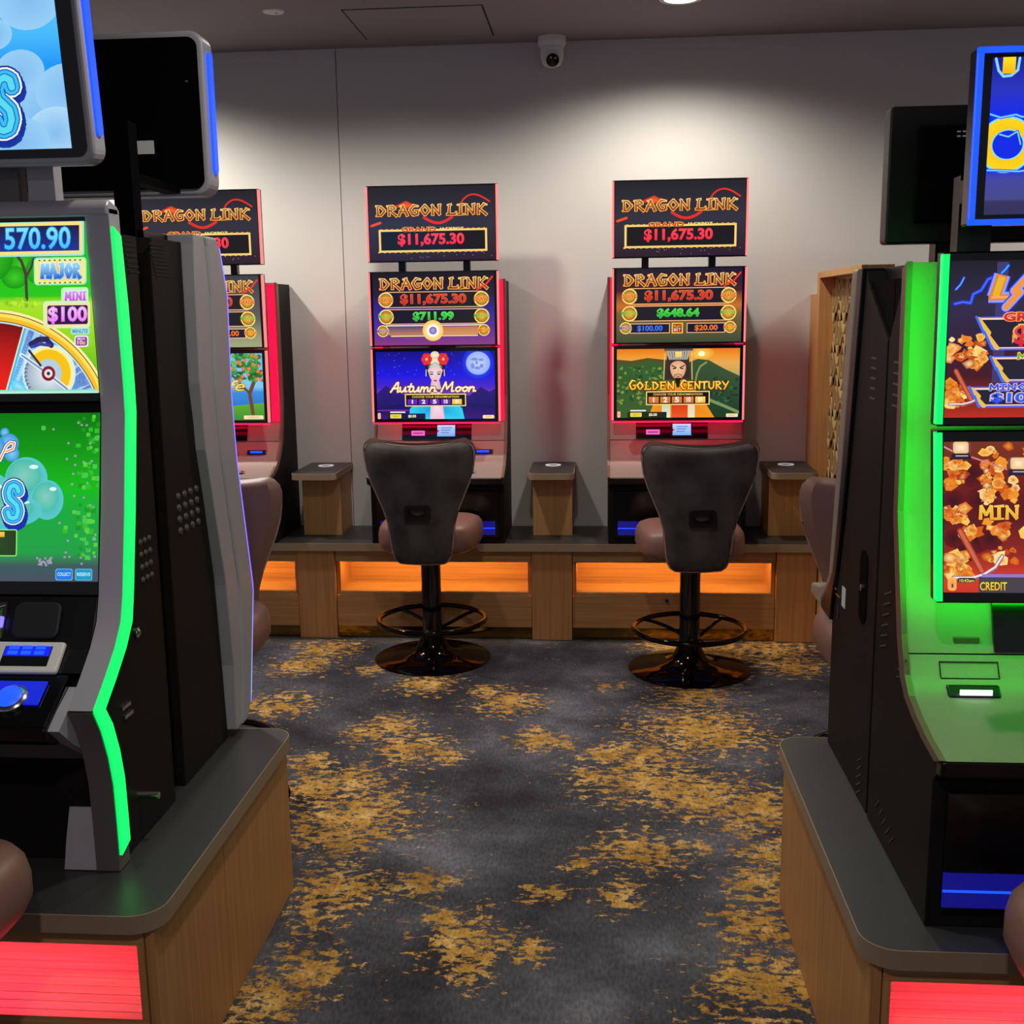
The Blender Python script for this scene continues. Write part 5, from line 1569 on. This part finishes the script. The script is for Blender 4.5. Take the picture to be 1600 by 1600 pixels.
    for s in (-1, 1):
        xa, xb = sorted((s*.3445, s*.350))
        obj('topper_light', MB().prism(rrect(.012, .038, .055, .400, .012, 4), xa, xb), LED_BLUE, tp, label='glowing blue side strip')
        obj('topper_post', BX(s*.125-.03, s*.125+.03, .20, .235, 1.345, 1.46), GREYP, t)
        obj('topper_post', BX(s*.20-.028, s*.20+.028, .205, .24, 1.345, 1.46), SILVER, t)
    return t
wave_machine()

def rear_machine(label, loc, hw, P, Q, body, frame_mats, x_out, topper, lightmat=None, gr=None):
    t = thing('slot_machine', label, 'slot machine', loc, rz=PI, group='slot machines')
    obj('cabinet_body', MB().prism(body, -hw+.004, hw-.004), BLACK, t, bevel=0.002)
    n = len(P)
    M = [((p[0]*.45+q[0]*.55), (p[1]*.45+q[1]*.55)) for p, q in zip(P, Q)]
    for s in (-1, 1):
        xa, xb = sorted((s*(hw-.045), s*(hw+x_out)))
        obj('side_frame', MB().prism(P+list(reversed(M)), xa, xb), frame_mats[0], t, bevel=0.008, seg=3)
        xa, xb = sorted((s*(hw-.045), s*(hw+x_out*.8)))
        obj('side_cheek', MB().prism(M+list(reversed(Q)), xa, xb), frame_mats[1], t, bevel=0.003)
        if lightmat:
            xa, xb = sorted((s*(hw+x_out-.010), s*(hw+x_out-.002)))
            obj('side_light', MB().prism([(p[0]-.006, p[1]) for p in P[1:-1]]+[(p[0]+.002, p[1]) for p in reversed(P[1:-1])], xa, xb), lightmat, t, label='thin glowing violet line')
    obj('front_fill', MB().prism([(p[0]+.03, p[1]) for p in P]+[(body[1][0]-.05, P[-1][1]), (body[1][0]-.05, P[0][1])], -hw+.046, hw-.046), BLACK2, t)
    zu = [(.97, P[0][1]-.03), (.56, .955)]
    for (z0, z1), nm in zip(zu, ('upper_screen', 'lower_screen')):
        a = Art((0, 0, 100, 60), (hw-.07)*2, (z1-z0)-.03)
        a.bgd([(0, K(20, 30, 130)), (30, K(60, 40, 170)), (60, K(20, 20, 80))])
        y0 = min(y_at(P, z0), y_at(P, z1))-.0
        slab_screen(nm, t, hw-.05, z0, z1, y0+.0, y0+.0, a, depth=.032)
    return t
# left, facing the wall
PL = [(.015, 1.325), (-.005, 1.30), (-.045, 1.18), (-.032, .917), (-.045, .743), (-.082, .56), (-.118, .385), (-.118, .36), (-.045, .06), (-.004, .022)]
QL = [(.165, 1.325), (.165, 1.30), (.175, 1.18), (.182, .965), (.172, .80), (.13, .62), (.09, .456), (.085, .43), (.062, .20), (.072, .022)]
bodyL = [(.07, 0), (.385, 0), (.372, 1.27), (.36, 1.305), (.18, 1.305), (.19, .96), (.10, .45)]
rl = rear_machine('grey-framed slot machine on the left island facing the back wall, seen from behind', (-1.33, 2.84, .4703), .33, PL, QL, bodyL, (SILVER, SILVER), .028, None, LED_BLUEV)
for s in (-1, 1):
    xa, xb = sorted((s*.353, s*.3575))
    obj('deck_light', MB().prism([(-.113, .355), (-.10, .355), (-.04, .08), (-.05, .08)], xa, xb), LED_ICE, rl, label='pale blue light edge')
vent_rows(rl, -.326, [(.335-.0032*k, 1.292-.0085*k) for k in range(9)], .085-.0, 0, pmat('vent_dark', C(12, 11, 11), .8))
dm = MB()
for r in range(4):
    for k in range(4):
        dm.lathe([(.010, 0), (.0085, .004), (.003, .006)], 10, (r*.028, k*.040, 0))
d = obj('vent_domes', dm, SLOT, rl, kind='stuff'); d.location = (-.326, .19, .62); d.rotation_euler = (0, -PI/2, 0)
tp = obj('topper_case', MB().prism(rrect(-.36, .36, 0, .392, .035, 6), 0, .07, 'y'), SILVER, rl, bevel=0.008, seg=3)
tp.location = (0, -.03, 1.428)
obj('topper_back', MB().prism(rrect(-.345, .345, .016, .376, .024, 5), .066, .074, 'y'), pmat('topper_back_black', C(5, 5, 8), .7, spec=.03), tp)
a = Art((0, 0, 100, 60), .62, .33); a.bgd([(0, K(40, 150, 240)), (60, K(90, 170, 240))]); a.build(tp, (0, -.002, .03))
for s in (-1, 1):
    xa, xb = sorted((s*.3595, s*.367))
    obj('topper_light', MB().prism(rrect(.022, .050, .055, .345, .013, 4), xa, xb), LED_BLUE, tp, label='glowing blue side strip')
    obj('topper_post', BX(s*.262-.022, s*.262+.022, .30, .345, 1.30, 1.56), MATS['topper_back_black'], rl)
    obj('topper_arm', BX(s*.262-.02, s*.262+.02, .045, .30, 1.432, 1.452), MATS['topper_back_black'], rl)
for (xa, xb, za, zb) in ((-.222, -.162, .102, .134), (-.178, -.155, .035, .124)):
    obj('paper_label', BX(xa, xb, .0742, .0748, za, zb), PAPER, tp)
obj('wall_screw', MB().lathe([(.004, .0), (.004, .003)], 10, (0, 0, 0)), SLOT, tp, loc=(-.315, .074, .27))
obj('gap_shade_fill', BX(-.30, .30, .386, .45, .0, 1.24), BLACK2, rl)  # black block added in the open gap, standing in for its darkness
# right, facing the wall
PRF = [(.12, 1.215), (.10, 1.12), (.07, 1.0), (.037, .784), (.008, .567), (-.012, .450), (-.05, .415), (-.12, .392), (-.235, .372), (-.235, .340)]
QRF = [(.22, 1.215), (.205, 1.12), (.185, 1.0), (.142, .76), (.09, .55), (.065, .47), (.045, .435), (.03, .40), (.02, .345), (.02, .335)]
bodyR = [(.01, 0), (.435, 0), (.435, 1.06), (.235, 1.185), (.225, 1.21), (.20, 1.05), (.12, .62), (.06, .44), (.01, .33)]
rr = rear_machine('dark slot machine on the right island facing the back wall, with a notched rear', (.937, 2.82, .4703), .337, PRF, QRF, bodyR, (TAUPE, BLACK2), .006, None)
vent_rows(rr, .333, [(.33, 1.02-.022*k) for k in range(5)], .045, 0, SLOT, 1)
vent_rows(rr, .333, [(.36, .10-.02*k) for k in range(5)], .04, -.6, SLOT, 1)
hd = obj('pull_handle', MB().prism(rrect(-.034, .034, -.085, .085, .033, 8), 0, .002, 'z'), TBK, rr); hd.location = (.3332, .325, .50); hd.rotation_euler = (PI/2, 0, PI/2)
obj('lock', MB().lathe([(.008, 0), (.008, .006), (.003, .008)], 14), CHROME, hd, smooth=True, loc=(0.004, .0, .002))
bz = MB().box(.333, .338, .035, .065, .425, .431).box(.333, .338, .06, .10, .415, .419).box(.333, .338, .09, .094, .36, .395)
obj('hinge_bar', bz, CHROME, rr)
obj('rating_label', BX(.333, .3345, .115, .15, .40, .45), PAPER, rr)
tp = obj('topper_case', MB().prism(rrect(-.338, .338, 0, .275, .008, 3), .0, .05, 'y'), BLACK2, rr, bevel=0.004)
tp.location = (0, .345, 1.258)
ib = MB().prism(rrect(-.285, .285, .04, .235, .006, 3), .05, .062, 'y')
bk_ = obj('topper_back', ib, pmat('topper_back_black', C(5, 5, 8), .7, spec=.03), tp, bevel=0.008)
vm = MB()
for g_ in range(4):
    for k in range(5):
        for r in range(2):
            for zz in (.045, .210):
                vm.box(.20-.075*g_-.011*k, .207-.075*g_-.011*k, .0621, .0628, zz+r*.009, zz+r*.009+.003)
obj('vent_slots', vm, PAPER, tp, kind='stuff')
a = Art((0, 0, 100, 60), .62, .24); a.bgd([(0, K(20, 40, 200)), (60, K(60, 60, 170))]); a.build(tp, (0, -.002, .016))
for s in (-1, 1):
    obj('topper_post', BX(s*.20-.02, s*.20+.02, .30, .345, 1.19, 1.38), BLACK2, rr)
obj('rear_spine', BX(-.326, .326, .24, .448, 1.055, 1.185), MATS['topper_back_black'], rr)
